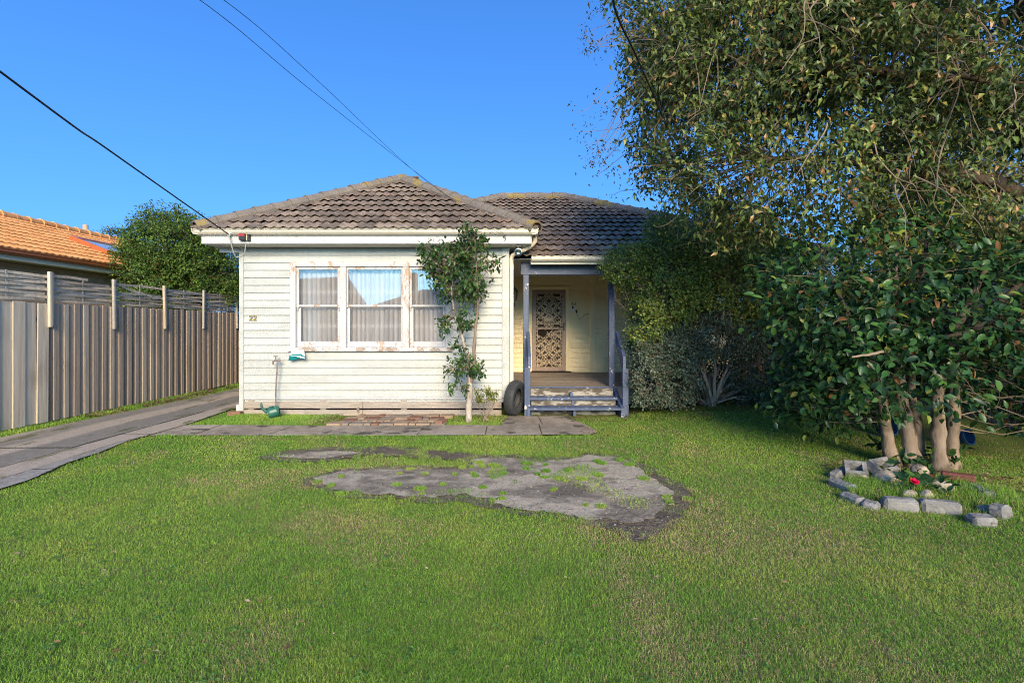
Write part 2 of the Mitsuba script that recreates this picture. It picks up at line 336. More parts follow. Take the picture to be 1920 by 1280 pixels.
# ================================================================ THE HOUSE
H = thing('weatherboard_house', 'single-storey cream weatherboard house with brown tiled hip roofs and a blue porch', 'house')
WL, WR, WY = -4.68, -0.03, 8.88            # front room: left and right wall, wall face
ZB, ZS = 0.28, 2.875                       # bottom of the boards, soffit
BY = 12.3                                  # rear wall of the porch
DZ = 0.42                                  # deck height
WX0, WX1, WZ0, WZ1 = -3.81, -1.03, 1.10, 2.63   # window opening with its frame

def wall_with_hole(x0, x1, z0, z1, hole, y, t):
    p = sg.box(x0, z0, x1, z1)
    if hole: p = p.difference(sg.box(*hole))
    return upright(extrude(p, t), 0, y + t, 0)
add(f'{H}__wall', cat(wall_with_hole(WL, WR, 0.20, 3.0, (WX0 + .03, WZ0 + .03, WX1 - .03, WZ1 - .03), WY + 0.02, 0.10),
                      box(WL, WL + .1, WY + .125, 19.0, 0.2, 3.0), box(WR - .12, WR - 0.02, WY + .125, BY + .3, 0.2, 3.0)), 'cream_cladding')
def board(x0, x1, z0, z1, y):
    """One weatherboard: a thin wedge, its lower edge standing proud, with a small round on that edge."""
    prof = [(y, z1), (y - 0.012, z0 + 0.012), (y - 0.022, z0 + 0.006), (y - 0.022, z0 + 0.001), (y - 0.018, z0 - 0.004), (y - 0.004, z0 - 0.004), (y + 0.01, z1)]
    return prism(prof, (x0, x1))
NB, pitch = 20, (ZS - ZB - 0.0) / 20
rng = np.random.default_rng(5)
for i in range(NB):
    z0, z1 = ZB + i * pitch, ZB + (i + 1) * pitch
    if i == 0: z0 += 0.012
    spans = [(WL + 0.05, WR - 0.11)]
    if z1 > WZ0 + 0.02 and z0 < WZ1 - 0.02:
        spans = [(WL + 0.05, WX0), (WX1, WR - 0.11)]
    for a, b in spans:
        add(f'{H}__weatherboard', board(a, b, z0, z1 + 0.004, WY + float(rng.normal(0, .0012))), 'cream_cladding')
add(f'{H}__corner_board', bbox(WL - 0.012, WL + 0.065, WY - 0.034, WY + 0.06, 0.03, ZS, .006), 'cream_cladding')
add(f'{H}__corner_board', bbox(WR - 0.115, WR + 0.012, WY - 0.034, WY + 0.02, ZB - .005, ZS, .006), 'cream_cladding')
add(f'{H}__starter_strip', bbox(WL + 0.07, WR - 0.12, WY - 0.024, WY + 0.015, ZB - 0.028, ZB + 0.008, .004), 'fascia_white')
# side walls of the front room, clad too
for xw, s in ((WL, -1), (WR, 1)):
    m = []
    for i in range(NB):
        b_ = board(0, 9.5 if s < 0 else BY - WY - .1, ZB + i * pitch, ZB + (i + 1) * pitch + .004, 0)
        m.append(mv(rot(b_, 90 * s, (0, 0, 1)), xw, WY + 0.07 if s > 0 else WY + .07 + 9.5, 0))
    k = add(f'{H}__side_cladding', cat(m), 'cream_cladding'); tag(k, kind='stuff')
# base boards with dark gaps, a black void behind
for z0, z1, a in ((0.098, 0.212, 0.0), (-0.03, 0.072, 0.0)):
    xs = [WL + 0.08, -2.55, -1.0 + .3, WR - 0.12]
    for x0, x1 in zip(xs[:-1], xs[1:]):
        m = rough(bbox(x0 + .003, x1 - .003, WY - 0.045, WY - 0.018, z0, z1, .004), 0.002, 3, 3)
        add(f'{H}__base_board', m, 'base_board')
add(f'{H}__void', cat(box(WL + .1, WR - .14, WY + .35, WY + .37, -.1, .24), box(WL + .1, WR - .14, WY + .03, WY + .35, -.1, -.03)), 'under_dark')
for x in (-4.55, -3.3, -1.9, -.4):
    add(f'{H}__stump', bbox(x, x + .1, WY + .0, WY + .1, -.1, .27, .004), 'base_board')
add(f'{H}__vent_pipe', cat(tube([[-2.62, WY - .05, .10], [-2.62, WY - .085, .10]], .022, 10), tube([[-2.62, WY - .07, .10], [-2.62, WY - .07, .035]], .016, 10)), 'steel_pipe')

# ---------------------------------------------------------------- front window
W = f'{H}__window'
YF = WY - 0.030
def fr(x0, x1, z0, z1, y0=YF, y1=WY + .06, name='frame', mat='peeling_white', b=.005):
    return add(f'{W}__{name}', bbox(x0, x1, y0, y1, z0, z1, b), mat)
fr(WX0 - .005, WX1 + .005, WZ1 - .085, WZ1 + .004, name='head')
fr(WX0 - .004, WX0 + .095, WZ0 + .045, WZ1 - .087, name='jamb')
fr(WX1 - .095, WX1 + .004, WZ0 + .045, WZ1 - .087, name='jamb')
add(f'{W}__sill', rough(trimesh.Trimesh(**{k: v for k, v in zip(('vertices', 'faces'), (lambda m: (m.vertices, m.faces))(bbox(WX0 - .03, WX1 + .03, WY - .075, WY + .08, WZ0 - .018, WZ0 + .043, .006)))}), .004, 6, 2), 'flaking_white')
bays = [(-3.715, -2.955), (-2.845, -1.865), (-1.755, -1.125)]
for a, b in ((-2.955, -2.845), (-1.865, -1.755)):
    fr(a + .001, b - .001, WZ0 + .045, WZ1 - .087, YF + .006, WY + .055, 'mullion')
zr = 1.87
for k, (a, b) in enumerate(bays):
    zb, zt = WZ0 + .046, WZ1 - .088
    s = 0.045 if k != 1 else 0.03
    yo, yi = WY + .004, WY + .034
    add(f'{W}__sash', cat(bbox(a + .002, a + s, yo, yi, zr - .03, zt - .002), bbox(b - s, b - .002, yo, yi, zr - .03, zt - .002),
                          bbox(a + s + .001, b - s - .001, yo, yi, zt - .045, zt - .002), bbox(a + s + .001, b - s - .001, yo, yi, zr - .018, zr + .016)), 'peeling_white')
    add(f'{W}__sash', cat(bbox(a + .002, a + s + .02, yi + .003, yi + .035, zb + .002, zr - .032), bbox(b - s - .008, b - .002, yi + .003, yi + .035, zb + .002, zr - .032),
                          bbox(a + s + .021, b - s - .009, yi + .003, yi + .035, zb + .002, zb + .105)), 'peeling_white')
    if k != 1:
        for x in (a + .012, b - .035):
            add(f'{W}__sash_horn', bbox(x, x + .022, yo - .004, yi - .004, zr - .085, zr - .031, .009), 'peeling_white')
    add(f'{W}__pane', tri([[a + s, yo + .014, zr], [b - s, yo + .014, zr], [b - s, yo + .014, zt - .04], [a + s, yo + .014, zt - .04]], [[0, 1, 2, 3]]), 'window_glass')
    add(f'{W}__pane', tri([[a + s, yi + .017, zb + .1], [b - s, yi + .017, zb + .1], [b - s, yi + .017, zr], [a + s, yi + .017, zr]], [[0, 1, 2, 3]]), 'window_glass')
# the room behind
room = box(WL + .15, WR - .15, WY + .14, WY + 3.6, .4, 2.85); room.invert()
f_ = room.faces[np.abs(room.triangles_center[:, 1] - (WY + .14)) > .01]
k = add('front_room', trimesh.Trimesh(room.vertices, f_, process=False), 'interior'); tag(k, kind='structure')
def drape(x0, x1, z0, z1, y, amp, wl, seed, nz=14):
    n = int((x1 - x0) / .006)
    xs = np.linspace(x0, x1, n); zs = np.linspace(z0, z1, nz)
    X, Z = np.meshgrid(xs, zs)
    q = np.stack([X * 1.3, Z * .25, X * 0 + seed], -1)
    ph = X / wl * 2 * PI + 5.0 * meshkit.fbm(q, 3, seed)
    A = amp * (0.5 + meshkit.noise(np.stack([X * 7, Z * .5, X * 0], -1), seed + 3))
    Y = y + A * np.sin(ph) + .02 * (meshkit.noise(np.stack([X * 2, Z * .4, X * 0 + 9], -1), seed) - .5)
    X = X + .010 * np.cos(ph) * (1 + .4 * (z1 - Z))
    i, j = np.meshgrid(np.arange(nz - 1), np.arange(n - 1), indexing='ij')
    q = np.stack([i * n + j, i * n + j + 1, (i + 1) * n + j + 1, (i + 1) * n + j], -1).reshape(-1, 4)
    return tri(np.stack([X, Y, Z], -1).reshape(-1, 3), q)
names = ['lefthand', 'middle', 'righthand']
for (a, b), lab in zip(bays, ('sheer white lace curtain behind the sash window nearest the fence', 'wide sheer white lace curtain behind the middle window light',
                              'sheer white lace curtain behind the window light beside the young tree')):
    k = add('lace_curtain', drape(a - .05, b + .05, 1.12, 2.62, WY + .17, .022, .085, len(scene) % 17), 'lace', smooth=True)
    tag(k, lab, 'curtain', 'lace curtains in the front window')
k = add('side_drape', drape(-1.38, -1.02, 1.12, 2.62, WY + .30, .03, .11, 4), 'bluish_drape', smooth=True); tag(k, 'pale blue drape hanging behind the lace curtain beside the young tree', 'curtain')
k = add('side_drape', drape(-3.75, -3.47, 1.12, 2.62, WY + .30, .03, .11, 6), 'bluish_drape', smooth=True); tag(k, 'pale blue drape hanging behind the lace curtain at the window end nearest the fence', 'curtain')

# ---------------------------------------------------------------- eaves of the front room
EL_, ER_, EY, EZ = -5.21, 0.455, 8.41, 3.115
FY = EY + .105
add(f'{H}__fascia', bbox(EL_ + .07, ER_ - .10, FY, FY + .03, 2.885, 3.045, .004), 'fascia_white')
add(f'{H}__fascia', bbox(EL_ + .07, EL_ + .10, FY + .032, 18.5, 2.885, 3.045, .004), 'fascia_white')
add(f'{H}__fascia', bbox(ER_ - .13, ER_ - .10, FY + .032, 10.2, 2.885, 3.045, .004), 'fascia_white')
add(f'{H}__soffit', cat(box(EL_ + .101, ER_ - .131, FY + .032, WY - .035, 2.878, 2.888), box(EL_ + .101, WL, WY - .034, 18.5, 2.878, 2.888), box(WR + .013, ER_ - .131, WY - .034, 10.2, 2.878, 2.888)), 'soffit_grey')
add(f'{H}__barge_bracket', cat(bbox(WL - .36, WL - .013, WY - .02, WY + .02, 2.79, 2.876, .004)), 'fascia_white')
GP = [(0, 0), (0.0, .005), (-.075, .018), (-.10, .05), (-.098, .085), (-.112, .098), (-.112, .108), (-.10, .108), (-.088, .09), (-.085, .055), (-.065, .028), (0, .016)]
def gutter(x0, x1, y, z, s=1):
    return prism([(y + a * s, z + b) for a, b in GP], (x0, x1))
def gutter_y(y0, y1, x, z, s):
    m = gutter(y0, y1, 0, z); v = np.array(m.vertices)
    m.vertices = np.stack([x - s * v[:, 1], v[:, 0], v[:, 2]], 1); m.fix_normals(); return m
add(f'{H}__gutter', gutter(EL_, ER_, FY - .002, EZ - .10), 'gutter_cream')
add(f'{H}__gutter', cat(gutter_y(FY - .1, 18.5, EL_ + .068, EZ - .10, -1)), 'gutter_cream')
add(f'{H}__gutter', cat(gutter_y(FY - .1, 10.1, ER_ - .098, EZ - .10, 1)), 'gutter_cream')
add(f'{H}__downpipe', tube(spline([[ER_ - .04, 8.62, EZ - .10], [ER_ - .05, 8.66, 2.93], [.30, 8.74, 2.85], [.10, 8.80, 2.765], [.025, 8.83, 2.70], [.022, 8.83, 2.5]], 20), .036, 8), 'downpipe_cream', smooth=40)
add(f'{H}__downpipe', bbox(-.012, .052, 8.80, 8.862, .32, 2.56, .012), 'downpipe_cream')
add(f'{H}__downpipe', tube([[WL - .03, WY - .02, .02], [WL - .03, WY - .02, .16]], .034, 10), 'fascia_white')
k = add('loose_brick', rough(bbox(WL - .16, WL + .06, WY - .14, WY - .03, -.02, .055, .006), .003, 9), 'paver_red'); tag(k, 'single red brick lying under the corner of the house beside the driveway', 'brick')
add(f'{H}__numeral', upright(meshkit.text_mesh('2', .085, .008, True), WL + .15, WY - .024, 1.615), 'brass')
add(f'{H}__numeral', upright(meshkit.text_mesh('2', .085, .008, True), WL + .222, WY - .024, 1.615), 'brass')

# ---------------------------------------------------------------- tiled roofs
def slope(O, U, V, w0, wl):
    U, V = np.array(U, float), np.array(V, float)
    return np.column_stack([U, V, np.cross(U, V), np.array(O, float)])
NU = 12
us = np.linspace(0, .30, NU + 1)
wave = .014 * np.cos(us / .15 * 2 * PI) + .004 * np.cos(us / .30 * 2 * PI)
def tile_grid(clip=None):
    """A concrete tile in its own (u, v, w): two rolls across, front edge raised over the row below. clip(v) -> (umin, umax)."""
    rows = [(0.0, .040 + wave), (0.0, .056 + wave), (.365, .008 + wave)]
    v = []
    for vv, ww in rows:
        u = us.copy()
        if clip: lo, hi = clip(vv); u = np.clip(u, lo, max(lo, hi))
        v.append(np.column_stack([u, np.full_like(u, vv), ww]))
    n = NU + 1
    f = []
    for r in range(2):
        for i in range(NU):
            f.append([r * n + i, r * n + i + 1, (r + 1) * n + i + 1, (r + 1) * n + i])
    return tri(np.vstack(v), f)
FULL = mikit.ply(tile_grid())
ROW = .325
def lay(key, O, U, V, length, rise_len, lo, hi, limit=None, stuff_from=None, seed=1):
    """Rows of tiles on a slope; lo(v), hi(v) are the hip lines in u. Tiles past stuff_from(u) are joined into one part."""
    M = np.eye(4); M[:3, 0], M[:3, 1], M[:3, 2], M[:3, 3] = U, V, np.cross(U, V), O
    r_ = np.random.default_rng(seed); rest = []
    for j in range(int(math.ceil(rise_len / ROW))):
        v0 = j * ROW
        for i in range(int(math.floor(lo(v0) / .30)) - 1, int(math.ceil(hi(v0) / .30)) + 1):
            u0 = i * .30 + (.15 if j % 2 else 0.0)
            a0, b0, a1, b1 = lo(v0), hi(v0), lo(v0 + .36), hi(v0 + .36)
            if u0 + .30 < min(a0, a1) + .02 or u0 > max(b0, b1) - .02: continue
            if limit and not limit(u0 + .15, v0 + .16): continue
            mat = 'roof_tile_' + 'abcd'[int(r_.choice(4, p=[.42, .28, .18, .12]))]
            full = u0 >= max(a0, a1) and u0 + .30 <= min(b0, b1)
            D = np.eye(4); D[:3, 3] = (u0 + r_.normal(0, .002), v0 + r_.normal(0, .004), r_.normal(0, .002))
            a = r_.normal(0, .008); D[0, 1], D[1, 0] = -a, a
            W_ = M @ D
            g = None if full else tile_grid(lambda v: (lo(v0 + v) - u0, hi(v0 + v) - u0))
            if stuff_from and stuff_from(u0):
                t = (tile_grid() if g is None else g); t.apply_transform(W_); rest.append(t)
            else:
                add(key, FULL if g is None else mikit.ply(g), mat, to_world=T(W_.tolist()))
    if rest:
        k = add(key.rsplit('__', 1)[0] + '__far_tiles', cat(rest), 'roof_tile_a'); tag(k, kind='stuff')
def sheathing(key, polys):
    add(key, cat([tri(p, [[0, 1, 2]] if len(p) == 3 else [[0, 1, 2, 3]]) for p in polys]), 'under_dark')
def caps(key, A, B, r=.115, step=.33, mat='ridge_cap_grey', lift=.0, n0=0):
    """Ridge or hip caps from A up to B: short half-round tiles, each lapping the one below."""
    A, B = np.array(A, float), np.array(B, float)
    L = np.linalg.norm(B - A); d = (B - A) / L; n = max(1, int(L / step)); st = L / n
    side = np.cross(d, [0, 0, 1.0]); side /= np.linalg.norm(side); up = np.cross(side, d)
    r_ = np.random.default_rng(n0 + n)
    for i in range(n):
        ang = np.linspace(-.15 * PI, 1.15 * PI, 9); v = []
        jw = r_.normal(0, .004, 2)
        for s, rr in ((0, r * 1.10), (st * .16, r * 1.10), (st * .17, r), (st + .05, r * .93)):
            c = A + d * (i * st + s) + up * (lift - .03 + jw[0]) + side * jw[1]
            v += [c + side * math.cos(a) * rr * 1.15 + up * math.sin(a) * rr for a in ang]
        f = [[q * 9 + p, q * 9 + p + 1, (q + 1) * 9 + p + 1, (q + 1) * 9 + p] for q in range(3) for p in range(8)]
        m = tri(v, f)
        ri = [A + d * (i * st) + up * (lift - .03 + jw[0]) + side * jw[1] + side * math.cos(a) * r * .98 + up * math.sin(a) * r * .86 for a in ang]
        k0 = len(v); m = tri(list(v) + ri, f + [[p + 1, p, k0 + p, k0 + p + 1] for p in range(8)])
        add(key, m, mat)
# front room roof, pitch 29.5
tp = math.tan(math.radians(29.5)); cs, sn = math.cos(math.radians(29.5)), math.sin(math.radians(29.5))
hw = (ER_ - EL_) / 2; XC = (EL_ + ER_) / 2; AP = np.array([XC, EY + hw, EZ + hw * tp])
R1 = f'{H}__front_roof'
sl = hw / cs
lay(f'{R1}__roof_tile', (EL_, EY - .02, EZ - .02), (1, 0, 0), (0, cs, sn), 2 * hw, sl, lambda v: v * cs, lambda v: 2 * hw - v * cs)
YB = 19.0
lay(f'{R1}__side_tile', (ER_ + .02, EY, EZ - .02), (0, 1, 0), (-cs, 0, sn), YB - EY, sl, lambda v: v * cs, lambda v: YB - EY, stuff_from=lambda u: True, limit=lambda u, v: u < 6.5, seed=4)

lay(f'{R1}__side_tile', (EL_ - .02, YB, EZ - .02), (0, -1, 0), (cs, 0, sn), YB - EY, sl, lambda v: 0.0, lambda v: YB - EY - v * cs, stuff_from=lambda u: True, seed=5)
E4 = [np.array([EL_, EY, EZ - .02]), np.array([ER_, EY, EZ - .02]), np.array([ER_, YB, EZ - .02]), np.array([EL_, YB, EZ - .02])]
apx = AP - [0, 0, .03]; rb = np.array([XC, YB, apx[2]])
sheathing(f'{R1}__sheathing', [[E4[0], E4[1], apx], [E4[1], E4[2], rb, apx], [E4[3], E4[0], apx, rb]])
caps(f'{R1}__hip_cap', E4[0] + [.02, .02, .06], AP + [0, 0, .055]); caps(f'{R1}__hip_cap', E4[1] + [-.02, .02, .06], AP + [0, 0, .055], n0=3)
caps(f'{R1}__ridge_cap', AP + [0, 0, .05], (XC, AP[1] + 3.3, AP[2] + .05), n0=8)
# main roof, pitch 26
tq = math.tan(math.radians(26.0)); cq, sq = math.cos(math.radians(26.0)), math.sin(math.radians(26.0))
MX0, MX1, MY, MZ = -4.6, 5.76, 8.95, 2.735
hm = 4.35; RIDZ = MZ + hm * tq
R2 = f'{H}__main_roof'
def vis(u, v):
    x, y, z = MX0 + u, MY + v * cq, MZ + v * sq
    zw = EZ + min(hw - abs(x - XC), y - EY) * tp
    return x > .34 if z < EZ else (x > XC - .2 and z > zw - .45)
lay(f'{R2}__roof_tile', (MX0, MY - .02, MZ - .02), (1, 0, 0), (0, cq, sq), MX1 - MX0, hm / cq, lambda v: v * cq, lambda v: MX1 - MX0 - v * cq, limit=vis, stuff_from=lambda u: MX0 + u > 3.0, seed=9)
mm = [np.array([MX0, MY, MZ - .02]), np.array([MX1, MY, MZ - .02]), np.array([MX1, MY + 2 * hm, MZ - .02]), np.array([MX0, MY + 2 * hm, MZ - .02])]
ra, rb2 = np.array([MX0 + hm, MY + hm, RIDZ - .03]), np.array([MX1 - hm, MY + hm, RIDZ - .03])
xa = .47
sheathing(f'{R2}__sheathing', [[np.array([xa, MY, MZ - .02]), mm[1], rb2, np.array([xa, MY + hm, RIDZ - .03])], [np.array([xa, MY, MZ - .02]), np.array([xa, MY + hm, RIDZ - .03]), ra, np.array([-2.2, MY + 2.4, MZ + 2.4 * tq - .03])],
                               [mm[1], mm[2], rb2], [mm[2], mm[3], ra, rb2], [mm[3], np.array([-2.2, MY + 2.4, MZ + 2.4 * tq - .03]), ra]])
lay(f'{R2}__end_tile', (MX1 + .02, MY, MZ - .02), (0, 1, 0), (-cq, 0, sq), 2 * hm, hm / cq, lambda v: v * cq, lambda v: 2 * hm - v * cq, stuff_from=lambda u: True, seed=12)
caps(f'{R2}__ridge_cap', ra + [0, 0, .08], rb2 + [0, 0, .08]); caps(f'{R2}__hip_cap', mm[1] + [0, 0, .08], rb2 + [0, 0, .08]); caps(f'{R2}__hip_cap', ra + [-2.6, -2.6, .08 - 2.6 * tq], ra + [0, 0, .08], n0=5)
for k in (f'{H}__front_roof__far_tiles', f'{H}__front_roof__far_tiles_001', f'{H}__main_roof__far_tiles', f'{H}__main_roof__far_tiles_001'): tag(k, kind='stuff')

# ---------------------------------------------------------------- porch
PYF = 9.34
add(f'{H}__porch_gutter', gutter(.37, 5.7, MY + .09, MZ - .095), 'gutter_cream')
add(f'{H}__porch_fascia', bbox(.36, 5.7, MY + .092, MY + .115, MZ - .13, MZ - .02, .003), 'gutter_cream')
add(f'{H}__porch_beam', bbox(.19, 3.2, PYF - .05, PYF + .05, 2.45, 2.675, .005), 'blue_paint')
add(f'{H}__porch_soffit', cat(box(-.02, 5.6, MY + .117, BY, 2.70, 2.71), box(-.02, .36, 8.95, MY + .116, 2.86, 2.87)), 'soffit_grey')
post = bbox(.232, .335, PYF - .05, PYF + .05, -.02, 2.449, .006)
add(f'{H}__porch_post', post, 'blue_paint')
add(f'{H}__porch_post', mv(post, 1.56, 0, 0), 'blue_paint')
# deck
nd = 24
for i in range(nd):
    y0 = PYF - .04 + i * (BY - PYF + .04) / nd; y1 = PYF - .04 + (i + 1) * (BY - PYF + .04) / nd
    add(f'{H}__deck_board', bbox(-.01, 3.4, y0 + .002, y1 - .002, DZ - .03, DZ + float(rng.normal(0, .0015)), .003), 'deck_wood')
add(f'{H}__deck_edge', bbox(.34, 1.79, PYF - .075, PYF - .043, DZ - .07, DZ + .003, .004), 'blue_paint')
add(f'{H}__deck_frame', bbox(1.90, 3.4, PYF - .04, PYF, .1, DZ - .032), 'base_board'); add(f'{H}__deck_frame', bbox(-.01, .23, PYF - .03, PYF, -.02, DZ - .032), 'base_board')
# steps: two blue treads on carriers, old painted concrete steps behind them
add(f'{H}__step_tread', bbox(.335, 1.86, 8.86, 9.13, .235, .28, .006), 'blue_paint')
add(f'{H}__step_tread', bbox(.335, 1.90, 8.62, 8.90, .095, .14, .006), 'blue_paint')
add(f'{H}__step_support', cat(bbox(1.055, 1.105, 9.02, PYF - .08, .281, DZ - .072)), 'blue_paint')
add(f'{H}__step_support', cat(bbox(1.060, 1.112, 8.90, 9.10, .141, .234)), 'blue_paint')
add(f'{H}__step_support', cat(bbox(1.065, 1.115, 8.68, 8.88, -.02, .094)), 'blue_paint')
for x0, x1 in ((.285, .334), (1.862, 1.92)):
    p = sg.Polygon([(8.60, -.03), (8.60, .14), (9.29, .40), (9.29, -.03)])
    m = extrude(p, x1 - x0); v = np.array(m.vertices); m.vertices = np.stack([x0 + v[:, 2], v[:, 0], v[:, 1]], 1); m.fix_normals()
    add(f'{H}__step_stringer', m, 'blue_paint')
def f_oldpaint(p, n, uv):
    return mix(C(0.30, 0.29, 0.27), C(0.09, 0.078, 0.066), smoothstep(0.38, 0.60, fbm(p.x * 9, p.y * 9, p.z * 16, 4)))
matte('old_paint', f_oldpaint)
add(f'{H}__concrete_step', cat(rough(bbox(.36, 1.84, 9.16, 9.3, -.05, .40, .01).subdivide_to_size(.1), .006, 5), rough(bbox(.36, 1.84, 8.93, 9.155, -.05, .225, .01).subdivide_to_size(.1), .006, 5)), 'old_paint')
# handrails running down towards the newels
for x, nm in ((.288, 0), (1.90, 1)):
    y0, z0, y1, z1 = (PYF - .05, 1.42, 8.70, 1.00)
    p = sg.Polygon([(y0, z0 - .22), (y0, z0), (y1, z1), (y1 - .01, z1 - .20), (y1 + .12, z1 - .20)])
    m = extrude(p, .05); v = np.array(m.vertices); m.vertices = np.stack([x + .012 + v[:, 2] * (1 if nm else 1), v[:, 0], v[:, 1]], 1); m.fix_normals()
    add(f'{H}__handrail', m, 'blue_paint')
    add(f'{H}__newel_post', bbox(x - .05 * (1 - nm), x + .05 + .05 * nm, 8.66, 8.74, -.03, .80 if nm else .82, .005), 'blue_paint')
# rear wall of the porch with its boards, door opening and cover strip
DX0, DX1, DZT = .435, 1.41, 2.475
add(f'{H}__porch_wall', wall_with_hole(-.14, 5.5, .2, 2.9, (DX0 + .08, .2, DX1 - .08, DZT - .08), BY + .03, .1), 'warm_bounce_cladding')
n2 = 20; p2 = (2.72 - DZ) / n2
for i in range(n2):
    z0, z1 = DZ + i * p2, DZ + (i + 1) * p2
    spans = [(-.02, DX0), (DX1, 1.915), (2.025, 3.6)] if z0 < DZT - .02 else [(-.02, 1.915), (2.025, 3.6)]
    for a, b in spans:
        add(f'{H}__porch_board', board(a, b, z0 + .004, z1 + .004, BY + .012 - (.045 if a > 2 else 0)), 'warm_bounce_cladding')
add(f'{H}__cover_strip', bbox(1.915, 2.025, BY - .07, BY + .03, DZ + .003, 2.72, .005), 'warm_bounce_cladding')
DR = f'{H}__front_door'
for x0, x1, z0, z1 in ((DX0, DX0 + .085, DZ + .004, DZT - .086), (DX1 - .085, DX1, DZ + .004, DZT - .086), (DX0, DX1, DZT - .085, DZT)):
    add(f'{DR}__architrave', bbox(x0, x1, BY - .045, BY + .12, z0, z1, .006), 'warm_bounce_cladding')
sx0, sx1, sz0, sz1 = DX0 + .088, DX1 - .088, DZ + .03, DZT - .088
yd = BY - .05
add(f'{DR}__leaf', box(sx0, sx1, BY + .08, BY + .12, DZ + .004, sz1), 'door_dark')
fw = .085; zm = 1.47
add(f'{DR}__screen_frame', cat(bbox(sx0, sx0 + fw, yd, yd + .035, sz0, sz1), bbox(sx1 - fw, sx1, yd, yd + .035, sz0, sz1), bbox(sx0 + fw + .001, sx1 - fw - .001, yd, yd + .035, sz1 - fw, sz1),
                               bbox(sx0 + fw + .001, sx1 - fw - .001, yd, yd + .035, sz0, sz0 + fw), bbox(sx0 + fw + .001, sx1 - fw - .001, yd + .003, yd + .03, zm - .018, zm + .018)), 'door_brown')
def spiral(cx, cz, r0, turns, a0, s=1):
    t = np.linspace(0, 1, int(16 * turns) + 6)
    r = r0 * (1 - .82 * t); a = a0 + s * t * turns * 2 * PI
    return sg.LineString(np.column_stack([cx + r * np.cos(a), cz + r * np.sin(a)]))
def grille(w, h, missing=False):
    cx, cz = w / 2, h / 2; g = []
    L = lambda *p: sg.LineString(p)
    g.append(sg.Point(cx, cz).buffer(.085).exterior); g.append(sg.Point(cx, cz).buffer(.024).exterior)
    for k in range(8):
        a = k * PI / 4
        g.append(L((cx + .024 * math.cos(a), cz + .024 * math.sin(a)), (cx + .085 * math.cos(a), cz + .085 * math.sin(a))))
    for s in (1, -1):
        for r_ in (1, -1):
            for (ax, az, r0, tn, a0, sp) in ((.145, .065, .062, 1.3, PI, 1), (.07, .16, .066, 1.35, -PI / 2, -1), (.20, .17, .062, 1.3, PI * .75, 1), (.13, .27, .066, 1.4, PI, -1),
                                             (.225, .30, .05, 1.3, -PI / 2, 1), (.055, .34, .055, 1.3, 0, 1), (.16, .385, .052, 1.4, PI, 1), (.245, .06, .042, 1.2, 0, 1), (.245, .40, .038, 1.2, PI, -1)):
                if az > h / 2 - .03: continue
                q = spiral(ax, az, r0, tn, a0, sp)
                q = sa.scale(q, s, r_, origin=(0, 0)); g.append(sa.translate(q, cx, cz))
            for p in (((.0, .085), (.10, .20), (0.0, .31), (.09, .44)), ((.085, 0), (.19, .11), (.28, 0.0)), ((.10, .20), (.19, .11), (.28, .23), (.17, .33)), ((.28, .23), (.28, .44))):
                q = sg.LineString(spline([(a, b, 0) for a, b in p], 18)[:, :2]); q = sa.scale(q, s, r_, origin=(0, 0)); g.append(sa.translate(q, cx, cz))
    for t in np.linspace(.05, .95, 10):
        g.append(L((0, h * t), (.035, h * t))); g.append(L((w, h * t), (w - .035, h * t)))
    u = unary_union([x.buffer(.0085, quad_segs=2) for x in g]).intersection(sg.box(0, 0, w, h))
    u = u.union(sg.box(0, 0, w, h).difference(sg.box(.007, .007, w - .007, h - .007)))
    if missing: u = u.difference(sg.Polygon([(.05, h - .02), (.05, h - .13), (.10, h - .165), (.20, h - .185), (.255, h - .15), (.27, h - .07), (.24, h - .02)]))
    return extrude(u.simplify(.0012), .012)
gw = sx1 - sx0 - 2 * fw
add(f'{DR}__grille', upright(grille(gw, sz1 - fw - zm - .02), sx0 + fw, yd + .03, zm + .02), 'grille_tan')
k = add(f'{DR}__grille', upright(grille(gw, zm - .02 - sz0 - fw, True), sx0 + fw, yd + .03, sz0 + fw), 'grille_tan'); tag(k, 'lower tan scrollwork grille with a broken-out hole near its top')
add(f'{DR}__fly_screen', box(sx0 + fw, sx1 - fw, yd + .036, yd + .038, sz0 + fw, sz1 - fw), 'door_dark')
add(f'{DR}__mail_plate', bbox(sx0 + fw + .19, sx0 + fw + .42, yd - .004, yd + .016, zm + .17, zm + .26, .012), 'grille_tan')
add(f'{DR}__handle', cat(bbox(sx1 - .058, sx1 - .030, yd - .012, yd - .001, zm - .05, zm + .13, .004), tube([[sx1 - .044, yd - .04, zm + .04], [sx1 - .15, yd - .04, zm + .035]], .009, 8), tube([[sx1 - .044, yd - .002, zm + .04], [sx1 - .044, yd - .045, zm + .04]], .009, 8)), 'black_iron')
add(f'{DR}__threshold', bbox(sx0 - .02, sx1 + .13, BY - .13, BY - .046, DZ + .003, DZ + .03, .005), 'mat_dark')
for x in (1.462, 1.528):
    add(f'{H}__porch_numeral', upright(meshkit.text_mesh('2', .062, .006, True), x - .005, BY - .01, 2.03), 'dark_numeral')

